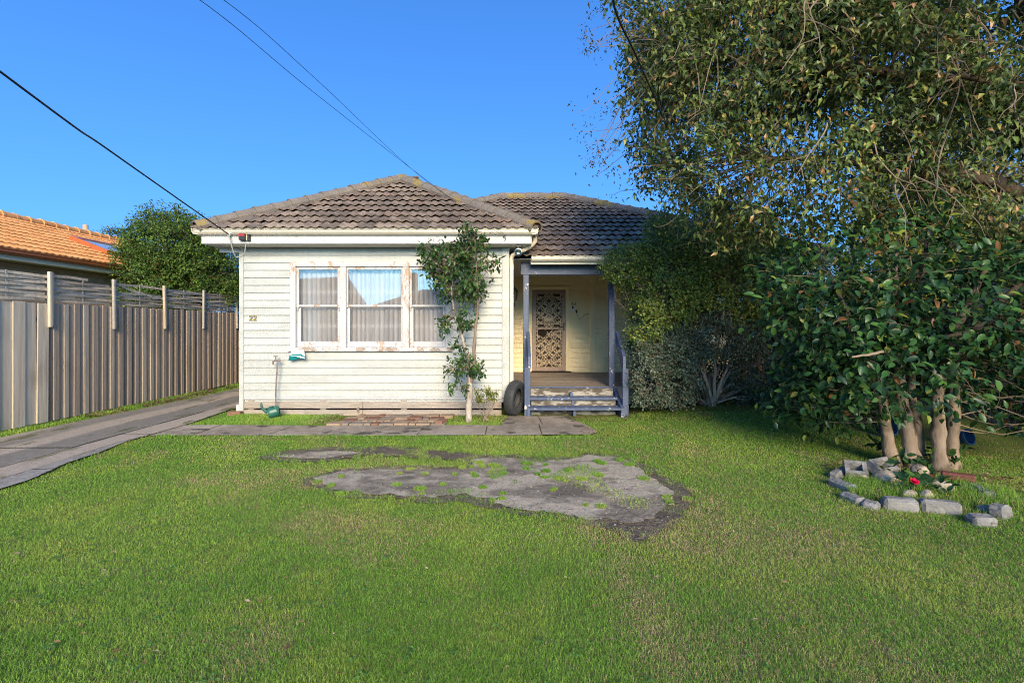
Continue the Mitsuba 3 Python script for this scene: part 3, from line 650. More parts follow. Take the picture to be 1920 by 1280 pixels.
# ================================================================ GROUND, DRIVEWAY, PATH
def axis(lo, hi, fine, far):
    a = list(np.arange(lo, hi + 1e-6, fine)); s = fine; x, y = lo, hi
    while x > -far: s *= 1.5; x -= s; y += s; a = [x] + a + [y]
    return np.array(a)
gx, gy = axis(-9, 9, .25, 600), axis(0, 14, .25, 600)
XX, YY = np.meshgrid(gx, gy); n = len(gx); i, j = np.meshgrid(np.arange(len(gy) - 1), np.arange(n - 1), indexing='ij')
k = add('ground', tri(np.stack([XX, YY, gz(XX, YY) - .030], -1).reshape(-1, 3), np.stack([i * n + j, i * n + j + 1, (i + 1) * n + j + 1, (i + 1) * n + j], -1).reshape(-1, 4)), 'lawn_ground', smooth=True)
tag(k, kind='structure')
def gpoly(pts):
    return sg.Polygon([G(*p) for p in pts])
def wob(poly, amp, freq, seed, step=.06):
    """The polygon with a ragged outline."""
    poly = poly.buffer(0)
    if hasattr(poly, 'geoms'): return unary_union([wob(g, amp, freq, seed, step) for g in poly.geoms])
    p = poly.segmentize(step); c = np.array(p.exterior.coords)[:-1]
    q = np.column_stack([c, np.zeros(len(c))]) * freq
    d = np.stack([meshkit.fbm(q, 3, seed), meshkit.fbm(q, 3, seed + 9)], 1) - .5
    d += .55 * (np.stack([meshkit.fbm(q * 5, 2, seed + 3), meshkit.fbm(q * 5, 2, seed + 5)], 1) - .5)
    return sg.Polygon(c + d * 2 * amp).buffer(0)
drive_r = [tuple(G(*p)) for p in ((0, 918), (60, 899), (130, 868), (190, 848), (245, 826))]
drive = sg.Polygon([(-7.05, 2.0), (-4.35, 2.0), (-4.55, 3.6)] + drive_r + [(-5.02, 7.2), (-5.0, 7.88), tuple(G(440, 766)), (-4.86, 9.6), (-4.78, 20), (-6.65, 20), (-6.66, 12.6), (-6.9, 6.9)]).buffer(0)
drive_edge = drive.intersection(sg.Polygon([(-4.95, 2), (-4.0, 2), (-4.0, 7.0), (-5.06, 7.0), (-5.1, 6.7), (-5.02, 4.9)]))
k = 'driveway'
tag(k, kind='structure'); USED['driveway'] = 0
main_d = drive.difference(drive_edge.buffer(.008))
cuts = [sg.box(-5.456, 0, -5.444, 30)] + [sg.Polygon([(-8, y), (-5.45, y + .05), (-5.45, y + .062), (-8, y + .012)]) for y in (3.4, 6.3, 9.1, 12.0, 15)] + [sg.Polygon([(-5.45, y), (-4, y + .03), (-4, y + .042), (-5.45, y + .012)]) for y in (4.3, 7.15, 7.95, 10.4, 13.5)]
pieces = main_d.difference(unary_union(cuts))
rp = np.random.default_rng(3)
for g in pieces.geoms:
    if g.area < .05: continue
    hh = float(rp.normal(0, .002))
    add('driveway__slab', sheet(g.buffer(-.002), .004 + hh, .3), 'driveway_concrete')
for g in getattr(drive_edge.difference(unary_union([sg.Polygon([(-6, y), (-4, y + .2), (-4, y + .22), (-6, y + .02)]) for y in (3.3, 4.45, 5.3, 6.1)])), 'geoms', [drive_edge]):
    if g.area > .01: add('driveway__edge_slab', sheet(wob(g, .012, 6, 2), .002, .3), 'edging_concrete')
# path across the front of the house
tag('path', kind='structure'); USED['path'] = 0
pf, pr_ = 7.10, 7.82
pathp = sg.Polygon([(-5.0, pf - .02), (-3.9, pf + .01), (-2, pf - .01), (0, pf), (1.10, pf + .03), (1.24, 7.3), (1.22, 7.55), (1.15, 7.9), (1.02, 8.3), (.98, 8.62), (-.02, 8.62), (-.1, 8.3), (-.14, pr_ + .03), (-2, pr_ - .01), (-5.0, pr_ + .04)])
jx = [-4.40, -3.55, -2.12, -1.28, -.33, .46]
cuts = [sg.LineString([(x + (.10 if x in (-3.55, -2.12) else -.02), pf - .1), (x + (-.28 if x in (-3.55, -2.12) else .02) * -1, pr_ + .1)]).buffer(.007) for x in jx] + [sg.LineString([(-.3, pr_ + .01), (.5, pr_ + .02), (.46, 8.7)]).buffer(.006)]
for q, g in enumerate(pathp.difference(unary_union(cuts)).geoms):
    if g.area > .02: add('path__slab', sheet(wob(g, .006, 5, q, .1), .003 + float(rp.normal(0, .003)), .25, lift=lambda v: .010 * (meshkit.noise(np.column_stack([v[:, :2] * 1.4, v[:, 0] * 0])) - .5)), 'path_concrete')
y = 7.855
for r in range(4):
    x = -2.83 + .05 * r + (.0, .09, .03, .11)[r]
    while x < -1.12 + .02 * r:
        w = float(rp.choice([.115, .225, .235])); m = bbox(0, w - .012, 0, .21, 0, .05, .006)
        m = rot(m, float(rp.normal(0, 1.6)), (0, 0, 1)); m = rot(m, float(rp.normal(0, .8)), (1, 0, 0))
        add('path__paver', mv(rough(m, .003, 6, len(scene)), x, y, -.032 + float(rp.normal(0, .004))), str(rp.choice(['paver_tan', 'paver_red', 'paver_grey'], p=[.55, .15, .3])))
        x += w
    y += .225
k = add('path__paver', mv(rot(bbox(0, .11, 0, .23, 0, .07, .006), -14, (0, 0, 1)), -1.16, 7.88, -.01), 'paver_red')
# worn patch of old concrete in the lawn
patch_px = [(597, 897), (644, 881), (714, 876), (780, 876), (888, 876), (897, 857), (949, 855), (1010, 864), (1071, 860), (1108, 850), (1160, 857), (1211, 876), (1254, 907), (1272, 921), (1262, 950), (1225, 972), (1183, 977), (1089, 963), (996, 949), (925, 939), (893, 925), (808, 930), (743, 923), (682, 919), (611, 907)]
patch = wob(gpoly(patch_px), .10, 2.6, 1, .03)
patch2 = wob(gpoly([(527, 853), (550, 846), (635, 843), (686, 846), (621, 857), (564, 858)]), .03, 4, 5)
soil = wob(gpoly([(500, 855), (545, 842), (640, 836), (760, 836), (890, 848), (960, 852), (1075, 856), (1120, 846), (1175, 853), (1225, 874), (1275, 908), (1292, 925), (1280, 965), (1240, 990), (1205, 1006), (1170, 985), (1080, 968), (985, 953), (915, 942), (880, 930), (800, 936), (740, 928), (660, 925), (590, 906), (590, 894), (640, 878), (760, 872), (880, 872), (885, 860), (760, 850), (690, 849), (625, 860), (560, 862)]), .07, 3, 7)
k = add('soil', sheet(soil.buffer(.04), -.017, .12, lift=lambda v: .008 * (meshkit.fbm(np.column_stack([v[:, :2] * 5, v[:, 0] * 0]), 3) - .5)), 'dark_soil', smooth=True); tag(k, kind='structure')
k = add('concrete_patch', sheet(patch, -.009, .10, lift=lambda v: .008 * (meshkit.fbm(np.column_stack([v[:, :2] * 1.8, v[:, 0] * 0]), 3) - .5)), 'worn_concrete', smooth=True); tag(k, kind='structure')
k = add('concrete_patch', sheet(patch2, -.009, .10), 'worn_concrete', smooth=True); tag(k, kind='structure')
k = add('road', tri([[-80, -14, -.02], [80, -14, -.02], [80, -7, -.02], [-80, -7, -.02]], [[0, 1, 2, 3]]), 'driveway_concrete'); tag(k, kind='structure')

# ================================================================ GRASS
def blades(pts, h, w, lean, col, seed):
    r = np.random.default_rng(seed); n = len(pts)
    a = r.uniform(0, 2 * PI, n); b = r.uniform(0, 2 * PI, n)
    side = np.stack([np.cos(a), np.sin(a), 0 * a], 1) * (w / 2)[:, None]
    ld = np.stack([np.cos(b), np.sin(b), 0 * b], 1) * (lean * h)[:, None]
    up = np.array([0, 0, 1.0])
    base = pts - up * .008
    mid = pts + up * (h * .6)[:, None] + ld * .35
    tip = pts + up * (h * np.sqrt(np.maximum(.1, 1 - .5 * lean ** 2)))[:, None] + ld
    v = np.stack([base - side, base + side, mid + side * .8, mid - side * .8, tip], 1).reshape(-1, 3)
    o = np.arange(n)[:, None] * 5
    f = np.stack([o + [0, 1, 2], o + [0, 2, 3], o + [3, 2, 4]], 1).reshape(-1, 3)
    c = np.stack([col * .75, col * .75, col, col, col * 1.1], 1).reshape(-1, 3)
    return v, f, c
def noise2(x, y, f, seed=0, o=3):
    return meshkit.fbm(np.stack([x * f, y * f, x * 0 + seed], -1), o, seed)
soil_b = patch.union(patch2).union(wob(gpoly([(500, 855), (545, 842), (640, 836), (760, 836), (890, 848), (960, 852), (1075, 856), (1120, 846), (1175, 853), (1225, 874), (1275, 908), (1292, 925), (1280, 965), (1240, 990), (1205, 1006), (1190, 975), (1250, 950), (1255, 915), (1205, 880), (1100, 855), (900, 860), (760, 850), (690, 849), (625, 860), (560, 862)]), .06, 3, 8))
thin_z = gpoly([(360, 892), (470, 878), (640, 878), (800, 872), (800, 880), (640, 890), (600, 908), (480, 908)])
patch_in = patch.union(patch2).buffer(-.05)
edges_ = [drive.buffer(-.02), pathp.buffer(-.015), sg.box(-2.86, 7.8, -1.02, 8.83), sg.box(WL - .02, WY - .03, 6, 22), sg.box(-.02, 8.58, 2.0, 12), sg.box(-20, 2, -7.29, 40)]
ring_c = np.array([4.05, 4.75])
def lawn(n_try, ylo, yhi, seed, dens, hmul=1.0, region=None):
    r = np.random.default_rng(seed)
    y = r.uniform(ylo, yhi, n_try); lim = np.minimum(1.06 * y + .3, 8.5)
    x = r.uniform(-1, 1, n_try) * lim
    keep = r.uniform(0, 1, n_try) < dens(y) * lim / min(1.06 * yhi + .3, 8.5) if region is None else np.ones(n_try, bool)
    if region is not None:
        x0, y0, x1, y1 = region.bounds; x, y = r.uniform(x0, x1, n_try), r.uniform(y0, y1, n_try)
        keep = shapely.contains_xy(region, x, y)
    x, y = x[keep], y[keep]
    jx_, jy_ = x + (noise2(x, y, 7, 3) - .5) * .16 + (noise2(x, y, 2.2, 23) - .5) * .30, y + (noise2(x, y, 7, 4) - .5) * .16 + (noise2(x, y, 2.2, 24) - .5) * .34
    ok = np.ones(len(x), bool)
    if region is None:
        ok &= ~(shapely.contains_xy(soil_b, jx_, jy_) & (shapely.contains_xy(patch_in, jx_, jy_) | (noise2(x, y, 4.5, 28) < .56)) & (r.uniform(0, 1, len(x)) > .03 * (noise2(x, y, 6, 29) > .5)))
        near = shapely.contains_xy(soil_b.buffer(.09), x, y)
        ok &= ~(near & (noise2(x, y, 9, 6) < .36))
        for e in edges_: ok &= ~shapely.contains_xy(e, x + (jx_ - x) * .3, y + (jy_ - y) * .3)
        under = sm(2.2, 3.2, x) * sm(7.9, 8.9, y + .4 * noise2(x, y, 2, 8))           # thin below the shrubs
        under = np.maximum(under, sm(4.6, 5.6, x) * sm(5.6, 6.4, y))
        ok &= r.uniform(0, 1, len(x)) > under * .93
    x, y = x[ok], y[ok]
    if not len(x): return None
    a = noise2(x, y, .8, 11); b = noise2(x, y, 2.6, 12); c_ = noise2(x, y, 9, 13)
    dry = np.exp(-(((x - 1.05) / .55) ** 2 + ((y - 3.9) / .42) ** 2)) + np.exp(-(((x - .72) / .16) ** 2 + ((y - 2.75) / .7) ** 2)) * .9 + .8 * np.exp(-(((x - 1.9) / .6) ** 2 + ((y - 3.7) / .3) ** 2)) + .5 * np.exp(-(((x - 1.1) / .25) ** 2 + ((y - 2.4) / .3) ** 2))
    dry += .55 * np.exp(-(((x + 1.45) / .35) ** 2 + ((y - 3.95) / .18) ** 2)) + .5 * np.exp(-(((x + 2.9) / .7) ** 2 + ((y - 5.05) / .22) ** 2)) + .5 * shapely.contains_xy(thin_z.buffer(.1), x, y) + .34 * sm(.3, 1.6, x) * sm(7.5, 4.5, y) + .5 * sm(.60, .72, noise2(x, y, 1.3, 31))
    dry = np.clip(dry * (.35 + 1.3 * c_), 0, 1)
    dead = r.uniform(0, 1, len(x)) < .09 + .62 * dry
    u = r.uniform(0, 1, (len(x), 1))
    g1, g2, g3 = np.array([.115, .265, .042]), np.array([.26, .45, .085]), np.array([.46, .52, .12])
    col = g1 + (g2 - g1) * np.clip(.15 + u * .6 + (a[:, None] - .4), 0, 1)
    yel = np.clip(sm(.50, .70, b) * .55 + .35 * sm(.5, .7, a), 0, 1)
    col = col + (g3 - col) * (yel[:, None] * u)
    dc = np.array([.52, .42, .26]) * (.55 + .7 * u)
    col = np.where(dead[:, None], dc, col) * r.uniform(.62, 1.38, (len(x), 1))
    h = r.uniform(.010, .032, len(x)) * (.72 + .65 * noise2(x, y, 1.7, 15)) * hmul * np.where(dead, .7, 1)
    edge = shapely.contains_xy(soil_b.buffer(.13), x, y) & (noise2(x, y, 4, 17) > .5) if region is None else np.zeros(len(x), bool)
    h = np.where(edge, h * 1.7, h)
    w = .0019 * np.maximum(1, y / 3.0) ** .8 * r.uniform(.8, 1.5, len(x)) * (1.3 if hmul > 1.3 else 1)
    lean = r.uniform(.3, 1.35, len(x)) * np.where(dead, 1.4, 1)
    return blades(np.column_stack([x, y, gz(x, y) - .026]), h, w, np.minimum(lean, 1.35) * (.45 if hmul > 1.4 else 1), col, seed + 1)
def join(parts):
    V, Fc, Cc, o = [], [], [], 0
    for p in parts:
        if p is None: continue
        V.append(p[0]); Fc.append(p[1] + o); Cc.append(p[2]); o += len(p[0])
    return trimesh.Trimesh(np.vstack(V), np.vstack(Fc), process=False), np.vstack(Cc)
gparts = []
DEN = lambda y: 31000 * (2.2 / y) ** 1.6
for q, (a, b) in enumerate(((1.95, 2.8), (2.8, 4.0), (4.0, 5.6), (5.6, 7.6), (7.6, 10.5), (10.5, 14))):
    lm = min(1.06 * b + .3, 8.5)
    gparts.append(lawn(int(DEN(a) * (b - a) * 2 * lm), a, b, 40 + q, lambda y: DEN(y) / DEN(a)))
g_, c_ = join(gparts)
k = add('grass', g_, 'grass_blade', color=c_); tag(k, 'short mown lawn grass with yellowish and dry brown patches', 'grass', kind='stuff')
# longer grass: tufts in the worn patch, by the house, along the fence, in the stone ring
tuft_polys = [gpoly([(1024, 893), (1080, 872), (1112, 870), (1150, 912), (1205, 932), (1235, 935), (1225, 955), (1170, 950), (1120, 924), (1066, 908)]),
              gpoly([(918, 885), (935, 868), (957, 876), (952, 893), (928, 897)]), gpoly([(962, 901), (972, 897), (984, 902), (972, 906)]), gpoly([(990, 880), (1003, 872), (1015, 878), (1002, 884)])]
tufts = lambda poly, n_, hm, sd, y=0: lawn(n_, 0, 0, sd, None, hm, poly)
long_parts = [tufts(wob(tuft_polys[0], .06, 5, 2), 9000, 1.6, 61), tufts(tuft_polys[1], 2200, 1.5, 62), tufts(tuft_polys[2], 500, 1.2, 63), tufts(tuft_polys[3], 500, 1.2, 64),
              tufts(wob(sg.Polygon([(-4.9, 7.9), (-4.66, 8.83), (-2.95, 8.83), (-2.85, 8.5), (-3.3, 7.85)]), .05, 3, 4), 15000, 1.9, 65),
              tufts(sg.Polygon([(-1.0, 7.86), (-1.0, 8.4), (-.15, 8.4), (-.1, 7.9)]), 2600, 1.4, 66),
              tufts(wob(sg.Polygon([(-7.28, 2), (-7.28, 12), (-7.0, 12), (-7.02, 6.5), (-7.12, 2)]), .06, 3, 5), 12000, 2.2, 67),
              tufts(sg.Polygon([(-6.72, 13), (-7.28, 13), (-7.28, 17), (-6.7, 17)]), 3500, 2.2, 69),
              tufts(sg.Polygon([(3.05, 4.6), (3.45, 4.38), (4.4, 4.2), (4.6, 4.7), (4.3, 5.0), (3.3, 5.1)]), 9000, 3.6, 68), tufts(sg.Polygon([(3.0, 4.45), (3.5, 4.2), (4.4, 4.05), (4.45, 4.25), (3.5, 4.4), (3.05, 4.65)]), 3000, 2.6, 70), tufts(wob(drive.buffer(.05).difference(drive.buffer(.01)).intersection(sg.box(-6, 2, -4, 8)), .03, 6, 3), 4500, 1.5, 71), tufts(sg.box(-4.9, 7.03, 1.2, 7.13), 5000, 1.5, 72)] + [tufts(sg.Point(*c).buffer(rr_), int(26000 * rr_), 1.5, 200 + q_) for q_, (c, rr_) in enumerate(zip(rp.uniform([-2.6, 4.2], [1.9, 5.8], (60, 2)), rp.uniform(.02, .06, 60))) if patch.buffer(.15).contains(sg.Point(*c))]
g_, c_ = join(long_parts)
k = add('long_grass', g_, 'grass_blade', color=c_); tag(k, 'longer green grass tufts in the worn patch, along the fence and beside the house', 'grass', kind='stuff')
for q in USED: pass
def litter(poly, n_, seed, size=(.015, .035), cols=((.17, .10, .055), (.30, .22, .14), (.10, .06, .04))):
    r = np.random.default_rng(seed); x0, y0, x1, y1 = poly.bounds
    x, y = r.uniform(x0, x1, n_), r.uniform(y0, y1, n_); ok = shapely.contains_xy(poly, x, y) & (noise2(x, y, 3, seed) > .42); x, y = x[ok], y[ok]
    n_ = len(x); a = r.uniform(0, 2 * PI, n_); s = r.uniform(*size, n_)
    d = np.stack([np.cos(a), np.sin(a), r.uniform(-.25, .25, n_)], 1); e = np.stack([-np.sin(a), np.cos(a), r.uniform(-.3, .3, n_)], 1)
    p = np.column_stack([x, y, gz(x, y) + r.uniform(.004, .02, n_)])
    v = np.stack([p - d * s[:, None], p + e * (s * .42)[:, None], p + d * s[:, None], p - e * (s * .42)[:, None] + [0, 0, .004]], 1).reshape(-1, 3)
    o = np.arange(n_)[:, None] * 4
    c = np.repeat(np.array(cols)[r.integers(0, len(cols), n_)] * r.uniform(.6, 1.4, (n_, 1)), 4, 0)
    return v, np.stack([o + [0, 1, 2], o + [0, 2, 3]], 1).reshape(-1, 3), c
lit = [litter(sg.Polygon([(-7.27, 8.5), (-6.85, 8.5), (-6.7, 13.2), (-7.27, 13.2)]), 2600, 71), litter(sg.Polygon([(1.0, 7.0), (1.5, 7.0), (2.0, 8.5), (.4, 8.75), (.4, 8.62), (1.0, 8.6)]), 1600, 72, (.008, .022)),
       litter(sg.Polygon([(1.8, 8.2), (6, 6.6), (6.6, 7.4), (5.6, 9.6), (2, 9.6)]), 2600, 73), litter(sg.Polygon([(-3.1, 7.9), (-2.75, 7.9), (-2.75, 8.8), (-3.1, 8.8)]), 300, 74, (.01, .025)),
       litter(sg.box(-6, 2.2, 6, 7.0), 1500, 75, (.005, .020), ((.30, .2, .12), (.34, .27, .19), (.22, .13, .07))), litter(sg.Polygon([(-1, 7.9), (-.1, 7.9), (-.1, 8.8), (-1, 8.8)]), 350, 76, (.008, .02)),
       litter(sg.Polygon([(3.2, 4.4), (4.8, 4.4), (5.2, 5.6), (3.4, 5.6)]), 900, 77, (.01, .035)), litter(soil, 4200, 78, (.004, .013), ((.30, .28, .25), (.17, .15, .13), (.42, .38, .32), (.12, .10, .085)))]
g_, c_ = join(lit)
k = add('leaf_litter', g_, 'leaf_soft', color=c_); tag(k, 'dry brown fallen leaves along the fence, by the steps and under the shrubs', 'leaves', kind='stuff')

# ================================================================ FENCES
FX = -7.30
FN = thing('paling_fence', 'weathered grey timber paling fence along the driveway with woven lattice panels on top', 'fence')
rf = np.random.default_rng(17)
y = 5.2; q = 0
while y < 19.0:
    w = .19 if y < 8.0 else float(rf.choice([.11, .09, .10]))
    back = q % 2
    top = 1.88 + float(rf.normal(0, .006)); xo = FX + (.0 if back else .018)
    m = bbox(xo, xo + .017, y - (.012 if back else 0), y + w + (.012 if back else 0), .015, top, .003)
    m = rot(m, float(rf.normal(0, .25)), (1, 0, 0), (xo, y, 0))
    mat = 'paling_painted_sun' if y < 8.0 else str(rf.choice(['paling_pale', 'paling_mid', 'paling_dark'], p=[.22, .78, .0] if not back else [.0, .62, .38]))  # recessed boards drawn darker, painting in the shade between the front boards
    add(f'{FN}__paling', m, mat); y += w; q += 1
for z in (.35, 1.0, 1.62): add(f'{FN}__rail', bbox(FX - .08, FX - .003, 5.2, 19.0, z - .035, z + .035, .004), 'paling_mid')
posts = [5.35, 6.72, 8.07, 9.37, 10.74, 12.1, 13.57, 15.0, 16.4]
for q, py_ in enumerate(posts):
    big = q == 2
    m = cat(bbox(FX + .040, FX + .085, py_ - .045, py_ + .002, 1.50 if big else 1.46, 2.37, .005), bbox(FX + .040, FX + .072, py_ + .006, py_ + .040, 1.52, 2.36, .005))
    m = rot(m, float(rf.normal(0, .8)) if q not in (4, 6) else 2.2, (1, 0, 0), (FX, py_, 1.9))
    add(f'{FN}__post', m, 'paling_painted_sun' if q < 3 else 'paling_pale' if q == 4 else 'lattice_grey')
def slat(y0, y1, z, amp, phase, dz0, dz1, h=.042):
    n_ = 11; t = np.linspace(0, 1, n_); yy = y0 + (y1 - y0) * t
    xx = FX + .022 + amp * np.cos(t * 2 * PI + phase); zz = z + dz0 + (dz1 - dz0) * t + .006 * np.sin(t * 7 + z * 40)
    v = []
    for x_, y_, z_ in zip(xx, yy, zz): v += [[x_ - .003, y_, z_ - h / 2], [x_ + .003, y_, z_ - h / 2], [x_ + .003, y_, z_ + h / 2], [x_ - .003, y_, z_ + h / 2]]
    f = []
    for k_ in range(n_ - 1):
        for e in range(4): f.append([k_ * 4 + e, k_ * 4 + (e + 1) % 4, (k_ + 1) * 4 + (e + 1) % 4, (k_ + 1) * 4 + e])
    f += [[3, 2, 1, 0], [(n_ - 1) * 4 + e for e in range(4)]]
    m = tri(v, f); m.fix_normals(); return m
for q in range(len(posts) - 1):
    y0, y1 = posts[q] + .045, posts[q + 1] - .05
    for e in range(8):
        z = 1.925 + e * .053
        if q == 3 and e == 6:
            add(f'{FN}__broken_slat', slat(y0, y0 + .95, z, .012, 0, .05, -.13), 'paling_pale'); continue
        if q == 3 and e == 5: continue
        if q == 2 and e == 7: add(f'{FN}__slat', slat(y0, y0 + .7, z + .02, .004, 0, 0, 0), 'paling_pale'); continue
        add(f'{FN}__slat', slat(y0, y1, z, .016, 0 if e % 2 else PI, float(rf.normal(0, .004)), float(rf.normal(0, .007))), 'paling_painted_sun' if q < 2 else str(rf.choice(['lattice_grey', 'paling_pale', 'paling_mid'], p=[.6, .2, .2])))
    ym = (y0 + y1) / 2
    add(f'{FN}__lath', bbox(FX + .020, FX + .026, ym - .016, ym + .016, 1.90, 2.33, .002), 'lattice_grey')
FR = thing('side_fence', 'dark brown timber paling fence behind the shrubs on the far side of the lawn', 'fence')
y = 1.0; q = 0
while y < 18:
    add(f'{FR}__paling', bbox(7.2 - (.02 if q % 2 else 0), 7.217 - (.02 if q % 2 else 0), y, y + .16, .0, 1.72 + float(rf.normal(0, .01)), .003), str(rf.choice(['paling_mid', 'paling_dark', 'paling_dark']))); y += .148; q += 1
add(f'{FR}__rail', bbox(7.225, 7.28, 1, 18, .4, .47), 'paling_dark'); add(f'{FR}__rail', bbox(7.225, 7.28, 1, 18, 1.35, 1.42), 'paling_dark')
FB = thing('rear_fence', 'grey timber fence closing the far end of the driveway', 'fence')
for q in range(19): add(f'{FB}__paling', bbox(FX + .05 + q * .14, FX + .05 + q * .14 + .137, 19.1 - .015 * (q % 2), 19.12 - .015 * (q % 2), 0, 1.9, .003), 'paling_dark')

# ================================================================ NEIGHBOURING HOUSES
def brick_courses(x, y0, y1, z0, z1, side, seed, bl=.24, bh=.086):
    """The visible bricks of a wall that faces +x (side 1), all in one mesh."""
    r = np.random.default_rng(seed); V, Fc = [], []; q = 0
    cube_f = np.array([[0, 1, 2, 3], [4, 7, 6, 5], [0, 4, 5, 1], [1, 5, 6, 2], [2, 6, 7, 3], [3, 7, 4, 0]])
    for row in range(int((z1 - z0) / bh)):
        y = y0 - (bl / 2 if row % 2 else 0)
        while y < y1:
            a, b = max(y, y0) + .005, min(y + bl, y1) - .005
            if b - a > .02:
                d = .008 + r.normal(0, .0015); zz0, zz1 = z0 + row * bh + .005, z0 + (row + 1) * bh - .005
                xs = x + side * d
                V += [[xs, a, zz0], [xs, b, zz0], [xs, b, zz1], [xs, a, zz1], [x, a, zz0], [x, b, zz0], [x, b, zz1], [x, a, zz1]]
                Fc.append(cube_f + 8 * q); q += 1
            y += bl
    return tri(V, np.vstack(Fc))
NH = thing('brick_house', 'brick house beyond the paling fence with an orange tiled roof and rust-coloured gutter', 'house')
nx, ny0, ny1 = -9.75, -3.0, 16.5
add(f'{NH}__wall', cat(box(-16, nx, ny0, ny1, 0, 2.9)), 'mortar')
k = add(f'{NH}__brickwork', brick_courses(nx, 4.0, ny1, .6, 2.78, 1, 3), 'clay_brick'); tag(k, kind='stuff')
gx_, gzv = -9.32, 2.95
add(f'{NH}__fascia', bbox(gx_ - .10, gx_ - .07, ny0 - .4, ny1 + .4, 2.76, 2.93, .003), 'cream_trim')
add(f'{NH}__soffit', box(nx, gx_ - .102, ny0, ny1 + .3, 2.77, 2.78), 'cream_trim')
add(f'{NH}__gutter', gutter_y(ny0 - .4, ny1 + .4, gx_ - .07 + .0, gzv - .105, 1), 'rust_gutter')
t22 = math.tan(math.radians(22)); c22, s22 = math.cos(math.radians(22)), math.sin(math.radians(22))
def small_tiles(O, U, V, lu, lv, seed, tw=.30, th=.33, lo=lambda v: 0, hi=None):
    """Low-relief tiles of a distant roof, one mesh."""
    N = np.cross(U, V); O, U, V = np.array(O, float), np.array(U, float), np.array(V, float); r = np.random.default_rng(seed)
    VV, FF, q = [], [], 0
    prof = np.array([[0, .0], [.07, .022], [.15, .006], [.22, .024], [.30, 0]])
    for row in range(int(lv / th)):
        v0 = row * th
        for cI in range(int(lu / tw)):
            u0 = cI * tw + (.15 if row % 2 else 0)
            if u0 < lo(v0) or (hi and u0 + tw > hi(v0)): continue
            j_ = r.normal(0, .002); n_ = len(prof)
            for vv, ww in ((0, 0.0), (0, .032), (th + .02, .008)):
                for pu, pw in prof: VV.append(O + U * (u0 + pu) + V * (v0 + vv) + N * (pw + ww + j_))
            for a in range(2):
                for b in range(n_ - 1): FF.append([q + a * n_ + b, q + a * n_ + b + 1, q + (a + 1) * n_ + b + 1, q + (a + 1) * n_ + b])
            q += 3 * n_
    return tri(VV, FF)
NR = 3.1
k = add(f'{NH}__roof_tiles', small_tiles((gx_, ny0 - .3, gzv), (0, 1, 0), (-c22, 0, s22), ny1 - ny0 + .6, NR / c22, 4), 'orange_tile'); tag(k, kind='stuff')
rz = gzv + NR * t22
add(f'{NH}__roof', cat(tri([[gx_, ny0 - .3, gzv - .02], [gx_, ny1 + .3, gzv - .02], [gx_ - NR, ny1 + .3, rz - .02], [gx_ - NR, ny0 - .3, rz - .02]], [[0, 1, 2, 3]]),
                       tri([[gx_ - 2 * NR, ny0 - .3, gzv - .02], [gx_ - 2 * NR, ny1 + .3, gzv - .02], [gx_ - NR, ny1 + .3, rz - .02], [gx_ - NR, ny0 - .3, rz - .02]], [[3, 2, 1, 0]]),
                       tri([[gx_, ny1 + .2, gzv - .03], [gx_ - 2 * NR, ny1 + .2, gzv - .03], [gx_ - NR, ny1 + .2, rz - .03]], [[0, 1, 2]])), 'orange_tile')
caps(f'{NH}__ridge_cap', (gx_ - NR, 8.0, rz + .05), (gx_ - NR, ny1 + .3, rz + .05), mat='orange_tile', step=.36)
def on_roof(y, v, w): return np.array([gx_ - v * c22 + w * s22, y, gzv + v * s22 + w * c22])
SK = thing('roof_skylight', 'grey glass skylight set in the orange tiled roof', 'skylight')
def roof_slab(y0, y1, v0, v1, w0, w1):
    pts = [on_roof(y, v, w) for y in (y0, y1) for v in (v0, v1) for w in (w0, w1)]
    return trimesh.convex.convex_hull(np.array(pts))
add(f'{SK}__frame', cat(roof_slab(12.9, 12.97, .95, 1.95, .02, .14), roof_slab(14.2, 14.27, .95, 1.95, .02, .14), roof_slab(12.971, 14.199, .95, 1.02, .02, .14), roof_slab(12.971, 14.199, 1.88, 1.95, .02, .14)), 'rust_gutter')
add(f'{SK}__pane', roof_slab(12.975, 14.195, 1.025, 1.875, .09, .115), 'roof_glass')
CH = thing('chimney_pot', 'small pale chimney on the ridge of the orange tiled roof', 'chimney')
add(f'{CH}__stack', bbox(gx_ - NR - .45, gx_ - NR - .2, 15.2, 15.5, rz - .4, rz + .2, .01), 'rock_grey'); add(f'{CH}__pot', mv(trimesh.creation.cylinder(.07, .16, sections=10), gx_ - NR - .32, 15.35, rz + .28), 'clay_brick')
